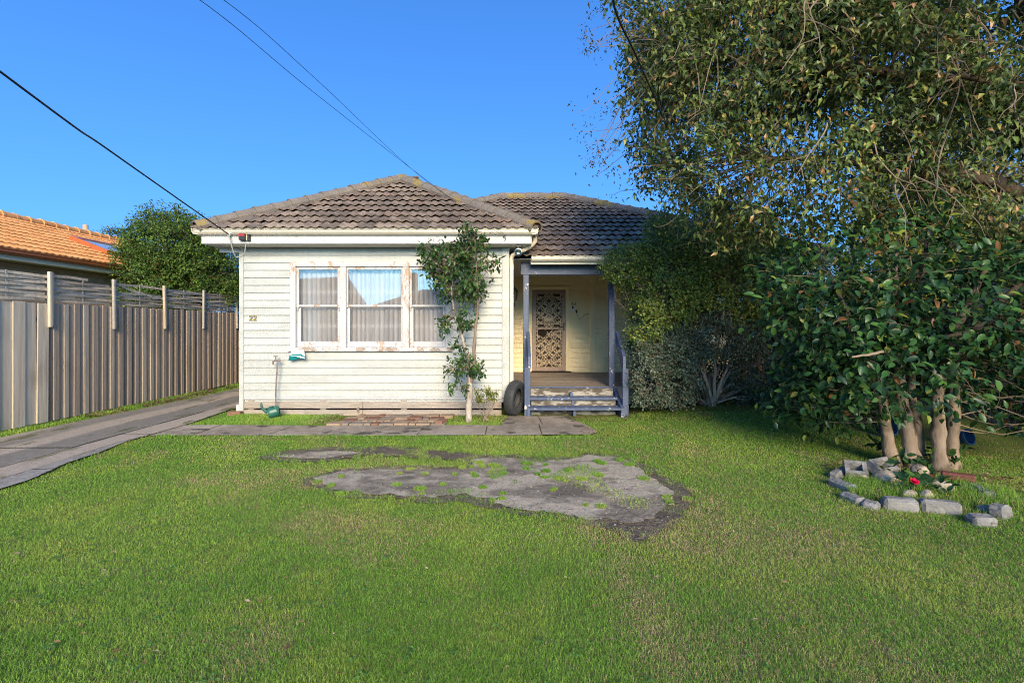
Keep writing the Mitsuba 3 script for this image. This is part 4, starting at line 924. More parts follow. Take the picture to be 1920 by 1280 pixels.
def simple_house(name, label, x0, x1, y0, y1, ze, pitch, wall_mat, roof_mat, yaw=0, windows=(), gable=False):
    """A hip-roofed (or gabled) house with eaves, fascia and windows, turned about its own centre."""
    h = thing(name, label, 'house'); cx, cy = (x0 + x1) / 2, (y0 + y1) / 2
    R = trimesh.transformations.rotation_matrix(math.radians(yaw), (0, 0, 1), (cx, cy, 0))
    def put(part, m, mat):
        m = m.copy(); m.apply_transform(R); return add(f'{h}__{part}', m, mat)
    W_, D_ = x1 - x0, y1 - y0; o = .45; t_ = math.tan(math.radians(pitch))
    if gable:
        zr_ = ze + (W_ / 2) * t_
        m = upright(extrude(sg.Polygon([(x0, 0), (x1, 0), (x1, ze), (cx, zr_), (x0, ze)]), D_), 0, y1, 0); put('wall', m, wall_mat)
        e = [(x0 - o, ze - o * t_), (cx, zr_), (x1 + o, ze - o * t_)]
        for a, b in (e[:2], e[1:]):
            p = sg.LineString([a, b]).buffer(.07, cap_style='flat'); put('roof', upright(extrude(p, D_ + .7), 0, y1 + .35, .09), roof_mat)
            p = sg.LineString([a, b]).buffer(.12, cap_style='flat'); put('bargeboard', upright(extrude(p, .05), 0, y1 + .42, .02), 'fascia_white')
            put('bargeboard', upright(extrude(p, .05), 0, y0 - .37, .02), 'fascia_white')
    else:
        put('wall', box(x0, x1, y0, y1, 0, ze), wall_mat)
        s_ = min(W_, D_) / 2 + o; zr_ = ze + s_ * t_
        a, b, c2, d = [x0 - o, y0 - o, ze], [x1 + o, y0 - o, ze], [x1 + o, y1 + o, ze], [x0 - o, y1 + o, ze]
        r1, r2 = ([cx, y0 - o + s_, zr_], [cx, y1 + o - s_, zr_]) if W_ < D_ else ([x0 - o + s_, cy, zr_], [x1 + o - s_, cy, zr_])
        fs = [[a, b, r1], [b, c2, r2, r1], [c2, d, r2], [d, a, r1, r2]] if W_ < D_ else [[a, b, r2, r1], [b, c2, r2], [c2, d, r1, r2], [d, a, r1]]
        put('roof', cat([tri(p, [[0, 1, 2]] if len(p) == 3 else [[0, 1, 2, 3]]) for p in fs]), roof_mat)
        put('fascia', cat(box(x0 - o, x1 + o, y0 - o, y0 - o + .03, ze - .18, ze - .01), box(x0 - o, x1 + o, y1 + o - .03, y1 + o, ze - .18, ze - .01), box(x0 - o, x0 - o + .03, y0 - o + .031, y1 + o - .031, ze - .18, ze - .01), box(x1 + o - .03, x1 + o, y0 - o + .031, y1 + o - .031, ze - .18, ze - .01)), 'fascia_white')
    for wx, wz, ww, wh in windows:
        put('window', cat(box(wx - .06, wx + ww + .06, y1 + .01, y1 + .07, wz + wh, wz + wh + .06), box(wx - .06, wx + ww + .06, y1 + .01, y1 + .07, wz - .06, wz), box(wx - .06, wx, y1 + .01, y1 + .07, wz + .001, wz + wh - .001), box(wx + ww, wx + ww + .06, y1 + .01, y1 + .07, wz + .001, wz + wh - .001)), 'fascia_white')
        put('window_pane', box(wx + .001, wx + ww - .001, y1 + .005, y1 + .03, wz + .001, wz + wh - .001), 'roof_glass')
    return h
matte('brown_roof', lambda p, n, uv: mix(C(0.13, 0.075, 0.06), C(0.22, 0.14, 0.115), fbm(p.x * 5, p.y * 5, p.z * 9)) * (0.8 + .2 * dr.sin(p.z * 40)))
matte('pink_roof', lambda p, n, uv: mix(C(0.30, 0.18, 0.16), C(0.40, 0.26, 0.23), fbm(p.x * 5, p.y * 5, p.z * 9)) * (0.85 + .15 * dr.sin(p.z * 45)))

simple_house('far_house', 'brick house with a dusky pink tiled roof glimpsed through the leaves', 15.5, 24, 13.5, 24, 3.3, 24, 'clay_brick', 'pink_roof')
simple_house('gabled_house', 'orange brick house with white gable boards across the street, mirrored in the front window', -19.6, -14.4, -30, -24, 3.3, 42, 'orange_brick', 'brown_roof', -68, [(-17.3, 3.5, .6, .9), (-17.6, 1.3, 1.0, 1.3)], True)
simple_house('street_house', 'brick bungalow with a brown roof across the street, mirrored in the middle window light', -13.0, -1.5, -36, -27, 2.9, 24, 'clay_brick', 'brown_roof', 0, [(-10, 1, 1.8, 1.2), (-6, 1, 1.8, 1.2)])
simple_house('street_house', 'red roofed brick bungalow across the street, mirrored beside the young tree', 1, 13, -37, -27, 2.9, 24, 'clay_brick', 'pink_roof', 0, [(4, 1, 1.8, 1.2)])
k = thing('brick_chimney', 'tall square chimney on the bungalow across the street, mirrored in the middle window light', 'chimney')
add(f'{k}__stack', bbox(-10.1, -8.9, -31.5, -30.6, 3.5, 6.6, .02), 'orange_brick'); add(f'{k}__aerial', tube([[-9.5, -31, 6.6], [-9.5, -31, 9.2]], .03, 6), 'steel_pipe')
k = thing('power_pole', 'timber power pole across the street, mirrored in the window light beside the young tree', 'pole')
add(f'{k}__shaft', tube([[-7.0, -15.5, -.2], [-7.0, -15.5, 9.5]], [.16, .11], 10), 'bark_brown'); add(f'{k}__cross_arm', bbox(-8.1, -5.9, -15.32, -15.22, 8.6, 8.72), 'bark_brown')

# ================================================================ PLANTS
def unit(v): return v / (np.linalg.norm(v, axis=-1, keepdims=True) + 1e-9)
def leaves(pos, d, nrm, L, W, col, fold=.28, droop=.25, fine=False):
    """Leaves as small folded blades: pos = stalk end, d = direction of the midrib, nrm = about the face's normal."""
    d = unit(d); s = unit(np.cross(d, nrm)); nn = np.cross(s, d)
    L, W = L[:, None], W[:, None]
    mid = pos + d * L * .5 + nn * L * .03; tip = pos + d * L - nn * L * droop
    if not fine:
        l = pos + d * L * .42 + s * W * .5 + nn * W * fold; r = pos + d * L * .42 - s * W * .5 + nn * W * fold
        v = np.stack([pos, r, mid, l, tip], 1); f = np.array([[0, 1, 2], [0, 2, 3], [1, 4, 2], [2, 4, 3]]); m = 5
    else:
        rows = [(.22, .36), (.48, .5), (.76, .36)]; vs = [pos]
        for t, w in rows:
            c = pos + d * L * t - nn * L * droop * t ** 2
            vs += [c - s * W * w + nn * W * fold * .6, c, c + s * W * w + nn * W * fold * .6]
        vs.append(tip); v = np.stack(vs, 1); m = 11
        f = [[0, 1, 2], [0, 2, 3], [7, 10, 8], [8, 10, 9]]
        for a in (1, 4): f += [[a, a + 3, a + 4], [a, a + 4, a + 1], [a + 1, a + 4, a + 5], [a + 1, a + 5, a + 2]]
        f = np.array(f)
    n = len(pos); o = np.arange(n)[:, None, None] * m
    return v.reshape(-1, 3), (f[None] + o).reshape(-1, 3), np.repeat(col, m, 0)
def ell(r, n, c, rad, shell=.0):
    """Points in an ellipsoid, towards its skin as shell grows."""
    p = unit(r.normal(size=(n, 3))) * (shell + (1 - shell) * r.uniform(0, 1, (n, 1))) ** (1 / 3)
    return np.array(c) + p * np.array(rad)
def palette(r, n, cols, p, var=.25):
    return np.array(cols)[r.choice(len(cols), n, p=p)] * r.uniform(1 - var, 1 + var, (n, 1)) * r.uniform(.92, 1.08, (n, 3))
def sprays(r, centres, per, spread, L, W, cols, p, out_from, droop_dir=-.35, fine=False, seed=0, outward=.8):
    """Leaves gathered round short twigs; each spray has its own heading away from out_from and a little downwards."""
    n = len(centres); out = unit(centres - np.array(out_from) + r.normal(0, .25, (n, 3)))
    hd = unit(out * outward + r.normal(0, .55, (n, 3)) + [0, 0, droop_dir])
    k = np.repeat(np.arange(n), per); m = len(k)
    t = r.uniform(-.5, 1, (m, 1))
    pos = centres[k] + hd[k] * spread * t + r.normal(0, spread * .33, (m, 3))
    d = unit(hd[k] * .6 + r.normal(0, .75, (m, 3)) + [0, 0, droop_dir * .7])
    nr = unit(np.array([0, 0, .9]) + out[k] * .5 + r.normal(0, .45, (m, 3)))
    tone = np.repeat(r.uniform(.72, 1.25, n), per)[:, None]
    col = palette(r, m, cols, p) * tone
    return leaves(pos, d, nr, L * r.uniform(.65, 1.2, m), W * r.uniform(.7, 1.2, m), col, fine=fine), hd
def twigs(r, centres, hd, limbs, rad, sag=.1, share=1.0, spread=.2, sides=4):
    """A thin bent twig from the nearest limb to every spray."""
    pts = np.vstack([spline(l, 30) for l in limbs]); out = []
    for c, h in zip(centres, hd):
        if r.uniform() > share: continue
        dd = np.linalg.norm(pts - c, axis=1) + r.uniform(0, .4, len(pts)); a = pts[np.argmin(dd)]
        L = np.linalg.norm(c - a)
        if L < .05: continue
        b = a + (c - a) * .5 + r.normal(0, .10 * L, 3) + [0, 0, sag * L]
        q = spline([a, b, c, c + h * spread], 8)
        out.append(tube(q, np.linspace(rad * (1 + .5 * L), rad * .35, len(q)), sides, cap=False))
    return cat(out) if out else None
def limb(pts, r0, r1, n=16, sides=9, wob_=.02, seed=0):
    q = spline(pts, n); r = np.random.default_rng(seed); q[1:-1] += r.normal(0, wob_, (len(q) - 2, 3)) * .5
    rr = np.linspace(r0, r1, len(q)) * (1 + .10 * r.normal(size=len(q)))
    return tube(q, rr, sides)
def merge(parts):
    V, Fc, Cc, o = [], [], [], 0
    for v, f, c in parts: V.append(v); Fc.append(f + o); Cc.append(c); o += len(v)
    return trimesh.Trimesh(np.vstack(V), np.vstack(Fc), process=False), np.vstack(Cc)
def holes(c, f, cut, seed):
    return meshkit.fbm(c * f, 3, seed) > cut

# ---- the tall tree whose crown fills the upper right
r = np.random.default_rng(101)
TA = thing('evergreen_tree', 'large dark green evergreen tree whose crown of glossy leaves overhangs the lawn', 'tree')
limbsA = [[(7.4, 6.6, -.1), (7.3, 6.5, 1.4), (6.9, 6.3, 2.7), (6.6, 6.2, 4.2), (6.2, 6.2, 6.0), (6.0, 6.3, 8)],
          [(7.0, 6.35, 2.3), (6.0, 6.0, 3.05), (5.2, 5.9, 3.25), (4.6, 5.9, 3.2), (3.9, 6.0, 3.45), (3.0, 6.1, 3.5)],
          [(6.8, 6.3, 2.9), (5.6, 5.8, 4.0), (4.4, 5.7, 4.3), (3.2, 5.9, 4.5), (2.0, 6.2, 4.9)],
          [(6.6, 6.2, 3.9), (5.2, 6.3, 5.2), (3.9, 6.4, 5.8), (2.6, 6.4, 6.3)],
          [(6.7, 6.2, 3.4), (5.9, 5.0, 4.4), (5.0, 4.4, 4.9), (4.0, 4.4, 5.2)],
          [(6.9, 6.3, 2.6), (6.2, 5.4, 3.4), (5.2, 4.9, 3.7), (4.3, 4.9, 3.9)]]
add(f'{TA}__trunk', limb(limbsA[0], .26, .10, 22, 12), 'bark_brown', smooth=True)
for q, l in enumerate(limbsA[1:]): add(f'{TA}__limb', limb(l, .10, .025, 22, 9, .03, q), 'bark_brown', smooth=True)
vols = [((3.45, 6.3, 4.25), (1.95, 1.6, 1.75), 560), ((5.3, 5.6, 4.9), (2.2, 1.9, 1.9), 620), ((2.95, 6.6, 5.6), (1.55, 1.5, 1.5), 330), ((4.6, 6.1, 6.6), (3.0, 2.2, 1.6), 230),
        ((5.6, 5.2, 3.3), (1.4, 1.2, .9), 170)]
cs_ = np.vstack([ell(r, n_, c, rad, .35) for c, rad, n_ in vols])
thin = sm(2.75, 3.2, cs_[:, 2]) * sm(4.25, 3.7, cs_[:, 2]) * sm(3.2, 3.6, cs_[:, 0])      # an open storey between the lower limbs
gap = (cs_[:, 0] > 4.5) & (cs_[:, 2] > 2.7) & (cs_[:, 2] < 3.75) & (cs_[:, 0] / cs_[:, 1] > .84)
cs_ = cs_[~(gap & (r.uniform(0, 1, len(cs_)) < .75))]; thin = sm(2.75, 3.2, cs_[:, 2]) * sm(4.25, 3.7, cs_[:, 2]) * sm(3.2, 3.6, cs_[:, 0])
cs_ = cs_[holes(cs_, .9, .35, 5) & (r.uniform(0, 1, len(cs_)) > thin * .42) & (cs_[:, 1] > 3.2)]
colsA = [(.030, .058, .020), (.050, .082, .024), (.085, .115, .028), (.024, .045, .024), (.16, .16, .045), (.17, .105, .05)]
lv, hd = sprays(r, cs_, 58, .28, .090, .039, [np.array(c) * 1.9 + [.02, .008, 0] for c in colsA], [.34, .27, .11, .15, .06, .07], (4.3, 6.4, 4.4), -.45, seed=1)
edge_c = ell(r, 170, (2.9, 6.5, 4.6), (1.95, 1.6, 2.2), .95); edge_c = edge_c[(edge_c[:, 0] < 2.4) & holes(edge_c, 1.6, .45, 9)]
lv2, hd2 = sprays(r, edge_c, 14, .22, .055, .022, [(.06, .06, .03), (.045, .06, .025), (.10, .075, .045)], [.4, .4, .2], (4, 6.4, 4.6), -.05)
g_, c_ = merge([lv, lv2])
k = add(f'{TA}__crown', g_, 'leaf_gloss', color=c_); tag(k, kind='stuff')
add(f'{TA}__twigs', cat(twigs(r, cs_, hd, limbsA, .006, .06, .75), twigs(r, edge_c, hd2, limbsA, .004, .05)), 'twig_tan'); tag(f'{TA}__twigs', kind='stuff')
def hanging(n_, box_, seed):
    rr = np.random.default_rng(seed); out = []
    for q in range(n_):
        a = np.array([rr.uniform(*box_[0]), rr.uniform(*box_[1]), rr.uniform(*box_[2])]); L = rr.uniform(.4, 1.1)
        p = [a]; d = unit(np.array([rr.normal(0, .5), rr.normal(0, .3), -.6]))
        for s in range(6): p.append(p[-1] + d * L / 6); d = unit(d + rr.normal(0, .28, 3) + [0, 0, -.12])
        out.append(tube(spline(p, 18), np.linspace(.008, .002, 19)[:len(spline(p, 18))], 4, cap=False))
        for s in (2, 3, 4): 
            e = p[s] + unit(rr.normal(size=3) + [0, 0, -.4]) * L * .3; out.append(tube([p[s], (p[s] + e) / 2 + rr.normal(0, .02, 3), e], [.004, .003, .0015], 4, cap=False))
    return cat(out)
k = add(f'{TA}__bare_twigs', hanging(34, ((2.6, 5.2), (4.4, 5.4), (2.9, 5.0)), 3), 'twig_tan'); tag(k, kind='stuff')

# ---- the camellia in the stone ring
r = np.random.default_rng(202)
TC = thing('camellia_tree', 'dark glossy camellia with several smooth grey stems growing out of the stone ring', 'tree')
ST = [((0, 0), [(4.26, 5.66, -.05), (4.20, 5.67, .12), (4.17, 5.70, .45), (4.12, 5.76, .85), (3.9, 5.85, 1.5), (3.55, 5.7, 2.1)], .060),
      ((0, 0), [(4.40, 5.54, -.05), (4.35, 5.55, .12), (4.32, 5.58, .45), (4.30, 5.66, .85), (4.28, 5.7, 1.5), (4.2, 5.6, 2.4)], .070),
      ((0, 0), [(4.48, 5.60, -.05), (4.48, 5.60, .12), (4.47, 5.62, .45), (4.46, 5.7, .8), (4.6, 5.8, 1.5), (4.8, 5.9, 2.5)], .045),
      ((0, 0), [(4.50, 5.36, -.05), (4.51, 5.38, .12), (4.545, 5.44, .45), (4.60, 5.50, .85), (4.8, 5.5, 1.5), (5.2, 5.5, 2.3)], .064),
      ((0, 0), [(4.76, 5.56, -.05), (4.80, 5.58, .12), (4.86, 5.62, .45), (4.94, 5.68, .9), (5.2, 5.7, 1.5), (5.8, 5.7, 2.1)], .064)]
def flare(l, rr, seed):
    q = spline(l, 26); rng_ = np.random.default_rng(seed); z = q[:, 2]
    rad_ = rr * (1 - .55 * sm(.2, 2.2, z)) * (1 + .55 * sm(.22, -.05, z)) * (1 + .06 * rng_.normal(size=len(q)))
    m = tube(q, rad_, 14); m = m.subdivide(); return rough(m, .012, 9, seed)
for q, (b, l, rr) in enumerate(ST): add(f'{TC}__stem', flare(l, rr, q), 'bark_grey', smooth=True)
limbsC = [l for _, l, _ in ST] + [[(4.5, 5.5, 1.35), (4.9, 5.0, 1.55), (5.4, 4.85, 1.75), (5.75, 4.8, 1.9)], [(4.3, 5.6, 1.3), (3.8, 5.2, 1.25), (3.4, 5.1, 1.2)]]
for q, l in enumerate(limbsC[5:]): add(f'{TC}__branch', limb(l, .024, .010, 14, 7, .01, q), 'twig_tan', smooth=True)
k = add(f'{TC}__branch', limb([(5.4, 4.85, 1.75), (5.55, 4.8, 1.95), (5.62, 4.78, 2.15)], .013, .006, 10, 6, .008, 4), 'twig_tan', smooth=True)
volsC = [((4.55, 5.8, 1.9), (1.75, 1.0, 1.0), 430), ((5.5, 5.5, 1.7), (1.2, 1.1, 1.1), 260), ((3.9, 6.0, 1.5), (.72, .75, .8), 150), ((4.6, 5.6, 1.0), (1.6, .7, .40), 200), ((5.6, 5.6, .85), (.9, .9, .45), 90), ((3.95, 6.4, .75), (.65, .6, .5), 100)]
cc = np.vstack([ell(r, n_, c, rad, .45) for c, rad, n_ in volsC])
inner = np.exp(-(((cc[:, 0] - 4.5) / .45) ** 2 + ((cc[:, 2] - .65) / .22) ** 2)) * (cc[:, 1] < 5.9)
cc = cc[holes(cc, 1.1, .34, 15) & (r.uniform(0, 1, len(cc)) > inner * .9) & (cc[:, 2] > .28) & ~((cc[:, 0] / cc[:, 1] > .86) & (cc[:, 2] > 2.35))]
colsC = [(.022, .066, .026), (.034, .095, .030), (.058, .14, .034), (.018, .052, .030), (.17, .22, .04), (.21, .10, .04)]
pC = [.36, .28, .16, .14, .04, .02]
lvC, hdC = sprays(r, cc, 13, .20, .100, .052, colsC, pC, (4.6, 6.3, 1.6), -.2, fine=True)
g_, c_ = merge([lvC])
k = add(f'{TC}__crown', g_, 'leaf_gloss', color=c_, smooth=True); tag(k, kind='stuff')
k = add(f'{TC}__twigs', twigs(r, cc, hdC, limbsC[:5], .004, -.05, .45), 'twig_tan'); tag(k, kind='stuff')
# the leaves nearest the eye, each a part
LV = []
for q in range(4):
    v, f, c = leaves(np.zeros((1, 3)), np.array([[1.0, 0, 0]]), np.array([[0, 0, 1.0]]), np.array([.105]), np.array([.056 + .004 * q]), np.array([colsC[(1, 2, 0, 4)[q]]]) * 1.1, fold=.22 + .06 * q, droop=.12 + .08 * q, fine=True)
    LV.append(mikit.ply(trimesh.Trimesh(v, f, process=False), 'leaf_gloss', smooth=True, color=c))
front = ell(r, 900, (4.7, 5.25, 1.6), (1.9, .55, 1.15), .9)
front = front[(front[:, 1] < 5.35) & (front[:, 0] > 3.25) & (front[:, 2] > .55) & ~((abs(front[:, 0] - 4.6) < .5) & (front[:, 2] < 1.0)) & holes(front, 1.3, .38, 8)][:260]
for p in front:
    d = unit(np.array([r.normal(0, .8), -.55 + r.normal(0, .4), -.25 + r.normal(0, .4)])); up = unit(np.array([r.normal(0, .35), -.5, .8]) + r.normal(0, .2, 3))
    s = unit(np.cross(up, d)); n_ = np.cross(d, s); M = np.eye(4); M[:3, 0], M[:3, 1], M[:3, 2], M[:3, 3] = d, s, n_, p
    M[:3, :3] *= r.uniform(.75, 1.15)
    k = f'{TC}__leaf'
    scene[numbered(k)] = {**LV[int(r.choice(4, p=[.4, .28, .26, .06]))], 'to_world': T(M.tolist())}

# ---- the two shrubs right of the porch
r = np.random.default_rng(303)
TB = thing('tall_shrub', 'tall light green shrub with fanned pale stems leaning over the porch gutter', 'shrub')
base = np.array([3.42, 8.85, .12]); fan = []
for q in range(15):
    a = -1.15 + 2.3 * q / 14 + r.normal(0, .06); top = base + np.array([math.sin(a) * 1.5, r.uniform(-.25, .5), .35 + math.cos(a) * 1.75])
    m_ = base + (top - base) * .45 + [r.normal(0, .06), r.normal(0, .08), .10]
    fan.append([base + [r.normal(0, .07), r.normal(0, .07), 0], m_, top])
for l in fan: add(f'{TB}__stem', limb(l, .034, .012, 10, 7, .012, len(scene)), 'bark_pale' if len(scene) % 3 else 'bark_grey', smooth=True)
add(f'{TB}__stem', limb([base, base + [.0, -.02, .3], base + [.05, 0, .6]], .10, .06, 8, 10), 'bark_grey', smooth=True)
volsB = [((2.75, 8.9, 2.25), (.88, .65, .75), 420), ((3.7, 9.0, 2.3), (1.05, .7, .85), 460), ((3.5, 9.1, 3.1), (1.2, .7, .55), 260), ((4.7, 9.1, 2.1), (.9, .7, 1.0), 300), ((2.05, 8.72, 2.55), (.42, .35, .32), 95), ((2.3, 8.8, 1.65), (.42, .4, .5), 150), ((4.55, 8.9, 1.45), (.4, .4, .5), 110)]
cb = np.vstack([ell(r, n_, c, rad, .4) for c, rad, n_ in volsB]); cb = cb[holes(cb, 1.5, .36, 4) & ~((abs(cb[:, 0] - 3.42) < .32) & (cb[:, 2] < 1.85) & (cb[:, 1] < 9.15)) & ~((cb[:, 0] < 2.12) & (cb[:, 2] < 2.2))]
colsB = [(.20, .285, .07), (.27, .35, .08), (.125, .21, .055), (.40, .43, .10), (.62, .50, .03), (.24, .21, .12)]
lvB, hdB = sprays(r, cb, 40, .16, .058, .034, colsB, [.34, .26, .22, .10, .02, .06], (3.4, 9.5, 2.0), -.15)
g_, c_ = merge([lvB]); k = add(f'{TB}__crown', g_, 'leaf_soft', color=c_); tag(k, kind='stuff')
k = add(f'{TB}__twigs', twigs(r, cb, hdB, fan, .005, .05, .8), 'twig_tan'); tag(k, kind='stuff')
TG = thing('low_shrub', 'low spreading shrub with small bluish grey leaves beside the porch steps', 'shrub')
fan2 = []
for q in range(22):
    a = r.uniform(-1.5, 1.5); L = r.uniform(.6, 1.35); top = base + np.array([math.sin(a) * L, r.uniform(-.55, .2), .12 + math.cos(a) * L * .7])
    fan2.append([base + r.normal(0, .05, 3) * [1, 1, 0], base + (top - base) * .5 + [0, -.05, .08], top])
    add(f'{TG}__stem', limb(fan2[-1], .017, .006, 9, 6, .015, q), 'bark_pale' if q % 2 else 'bark_grey', smooth=True)
volsG = [((2.65, 8.7, .82), (.78, .5, .68), 560), ((3.4, 8.75, 1.25), (.8, .45, .45), 230), ((4.25, 8.8, .90), (.75, .5, .70), 460), ((2.25, 8.7, .50), (.32, .35, .38), 150), ((3.4, 8.95, .55), (.6, .3, .4), 150)]
cg = np.vstack([ell(r, n_, c, rad, .4) for c, rad, n_ in volsG]); cg = cg[(cg[:, 2] > .22) & holes(cg, 1.7, .36, 6) & ~((abs(cg[:, 0] - 3.42) < .34) & (cg[:, 2] < 1.0) & (cg[:, 1] < 9.0)) & (cg[:, 0] > 2.10)]
colsG = [(.13, .18, .125), (.18, .235, .17), (.085, .125, .085), (.28, .32, .26), (.20, .15, .10)]
lvG, hdG = sprays(r, cg, 40, .13, .052, .032, colsG, [.36, .24, .24, .08, .08], (3.4, 9.3, .7), -.05)
g_, c_ = merge([lvG]); k = add(f'{TG}__crown', g_, 'leaf_soft', color=c_); tag(k, kind='stuff')
k = add(f'{TG}__twigs', twigs(r, cg, hdG, fan2, .004, .03, .35), 'bark_pale'); tag(k, kind='stuff')

# ---- young tree in front of the window, small shrub at its foot
r = np.random.default_rng(404)
TY = thing('young_tree', 'slender young tree with a pale trunk forking in front of the white house', 'tree')
Yt = 8.15
def at(px, py, Y=Yt): return P(px, py, Y)
trunk = [at(886, 792), at(887, 760), at(893, 735), at(902, 722)]
lL = [at(897, 730), at(886, 690), at(880, 655), at(868, 620), at(857, 585), at(850, 545), at(846, 500)]
lR = [at(899, 728), at(893, 690), at(896, 650), at(899, 610), at(902, 575), at(906, 535), at(903, 490), at(897, 455)]
lR[1][0] += .0
trunk = [at(885, 793), at(885, 770), at(886, 745), at(887, 717)]
lL = [at(887, 722), at(886, 690), at(878, 652), at(869, 620), at(859, 592), at(854, 556), at(848, 505)]
lR = [at(888, 720), at(893, 694), at(895, 650), at(897, 619), at(901, 588), at(902, 560), at(900, 505), at(896, 440)]
add(f'{TY}__trunk', limb(trunk, .052, .042, 12, 12, .003), 'bark_pale', smooth=True)
add(f'{TY}__stem', limb(lL, .032, .012, 22, 9, .006, 2), 'bark_pale', smooth=True); add(f'{TY}__stem', limb(lR, .034, .012, 22, 9, .006, 3), 'bark_grey', smooth=True)
def blob(px, py, rx, ry, n_, ryY=.32): return ell(r, n_, at(px, py), (rx * Yt / F, ryY, ry * Yt / F), .2)
cy = np.vstack([blob(840, 490, 44, 38, 105), blob(893, 475, 32, 42, 90), blob(812, 475, 24, 20, 26), blob(858, 535, 38, 28, 58), blob(888, 545, 28, 26, 34), blob(882, 595, 16, 26, 22), blob(843, 604, 16, 16, 14), blob(868, 644, 9, 14, 7), blob(862, 686, 24, 16, 20), blob(880, 672, 10, 16, 7), blob(897, 690, 10, 20, 9), blob(855, 722, 8, 5, 4), blob(878, 724, 8, 8, 5), blob(925, 490, 16, 14, 8), blob(880, 440, 16, 18, 14), blob(905, 695, 14, 14, 8), blob(912, 545, 12, 24, 10)])
cy[:, 1] = np.minimum(cy[:, 1], 8.45 - .1); cy[(cy[:, 2] > 2.75), 1] = np.minimum(cy[(cy[:, 2] > 2.75), 1], 8.22)
colsY = [(.030, .080, .028), (.050, .115, .032), (.085, .150, .036), (.024, .060, .028), (.20, .17, .05)]
lvY, hdY = sprays(r, cy, 8, .095, .078, .040, colsY, [.30, .30, .22, .14, .04], at(872, 620), -.35, fine=True, outward=.4)
g_, c_ = merge([lvY]); k = add(f'{TY}__crown', g_, 'leaf_gloss', color=c_, smooth=True); tag(k, kind='stuff')
k = add(f'{TY}__twigs', twigs(r, cy, hdY, [lL, lR, trunk], .0045, .03, .8, .06), 'bark_grey'); tag(k, kind='stuff')
TS = thing('small_shrub', 'small yellow-green shrub growing at the foot of the young tree', 'shrub')
b0 = at(914, 789); fs = [[b0 + r.normal(0, .03, 3) * [1, 1, 0], at(px, py, 8.2 + r.normal(0, .05)), at(px2, py2, 8.2)] for px, py, px2, py2 in ((905, 765, 900, 745), (918, 768, 918, 742), (928, 765, 935, 748), (912, 760, 908, 738))]
for l in fs: add(f'{TS}__stem', limb(l, .010, .004, 8, 6, .004, 1), 'bark_grey', smooth=True)
c5 = np.vstack([ell(r, 26, P(914, 742, 8.2), (.17, .15, .10), .2), ell(r, 16, P(932, 745, 8.2), (.13, .12, .08), .2), ell(r, 5, P(900, 752, 8.2), (.08, .1, .05), .2)])
lvS, hdS = sprays(r, c5, 16, .05, .042, .017, [(.16, .19, .03), (.09, .13, .028), (.28, .26, .04), (.05, .08, .025)], [.35, .3, .2, .15], b0, .35)
g_, c_ = merge([lvS]); k = add(f'{TS}__crown', g_, 'leaf_soft', color=c_); tag(k, kind='stuff')

# ---- trees behind
def bushy(name, label, trunk_, vols_, seed, per, L, W, cols, p, spread, clip=None, shell=.55, hole=.30, mat='leaf_soft', rad=.10, category='tree'):
    rr = np.random.default_rng(seed); t = thing(name, label, category)
    add(f'{t}__trunk', limb(trunk_, rad, rad * .5, 12, 9), 'bark_brown', smooth=True)
    c = np.vstack([ell(rr, n_, cc_, rd, shell) for cc_, rd, n_ in vols_]); c = c[holes(c, 1.1, hole, seed)]
    if clip is not None: c = c[clip(c)]
    ctr = np.mean([v[0] for v in vols_], axis=0)
    lv_, hd_ = sprays(rr, c, per, spread, L, W, cols, p, ctr - [0, 0, .4], .1)
    g2, c2_ = merge([lv_]); kk = add(f'{t}__crown', g2, mat, color=c2_); tag(kk, kind='stuff')
    kk = add(f'{t}__twigs', twigs(rr, c, hd_, [trunk_], .008, .1, .35), 'bark_brown'); tag(kk, kind='stuff')
    return t
def notin(c): return ~((c[:, 0] < -9.2) & (c[:, 2] < gzv + .1 + (-9.2 - c[:, 0]) * .42)) & ~((c[:, 0] > -7.7) & (c[:, 2] < 2.15))
bushy('fence_tree', 'dense rounded green tree behind the lattice fence beside the orange roof', [(-8.6, 13.3, 0), (-8.6, 13.3, 1.5), (-8.5, 13.3, 3)],
      [((-8.6, 13.2, 3.05), (1.15, 1.6, 1.0), 560), ((-8.5, 13.0, 3.5), (1.1, 1.2, .85), 420), ((-7.9, 13.4, 2.9), (.85, 1.3, .9), 300), ((-7.55, 13.6, 2.45), (.45, .9, .4), 90), ((-8.25, 13.6, 2.0), (.5, 3.0, .7), 260), ((-8.7, 13, 4.2), (.5, .6, .35), 60)],
      505, 30, .085, .034, [(.075, .145, .028), (.115, .20, .038), (.045, .095, .025), (.20, .26, .05)], [.35, .3, .25, .1], .17, notin)
bushy('distant_tree', 'distant treetop peeping over the ridge of the orange roof', [(-14.2, 18.2, 0), (-14.2, 18.2, 3), (-14.1, 18.2, 4.5)], [((-14.0, 18.0, 4.55), (.55, .5, .33), 45), ((-14.9, 18.4, 4.4), (.4, .5, .25), 25)], 506, 26, .09, .045, [(.07, .10, .03), (.11, .14, .04)], [.5, .5], .16)
bushy('rear_tree', 'dark green tree closing the view behind the driveway', [(-6, 21, 0), (-6, 21, 2), (-6, 21, 4)], [((-6.2, 21, 3.0), (1.8, 1.5, 1.5), 340)], 507, 26, .12, .055, [(.05, .10, .025), (.035, .07, .02)], [.5, .5], .22)
colsD = [(.20, .21, .035), (.28, .26, .045), (.13, .16, .03), (.34, .28, .06)]
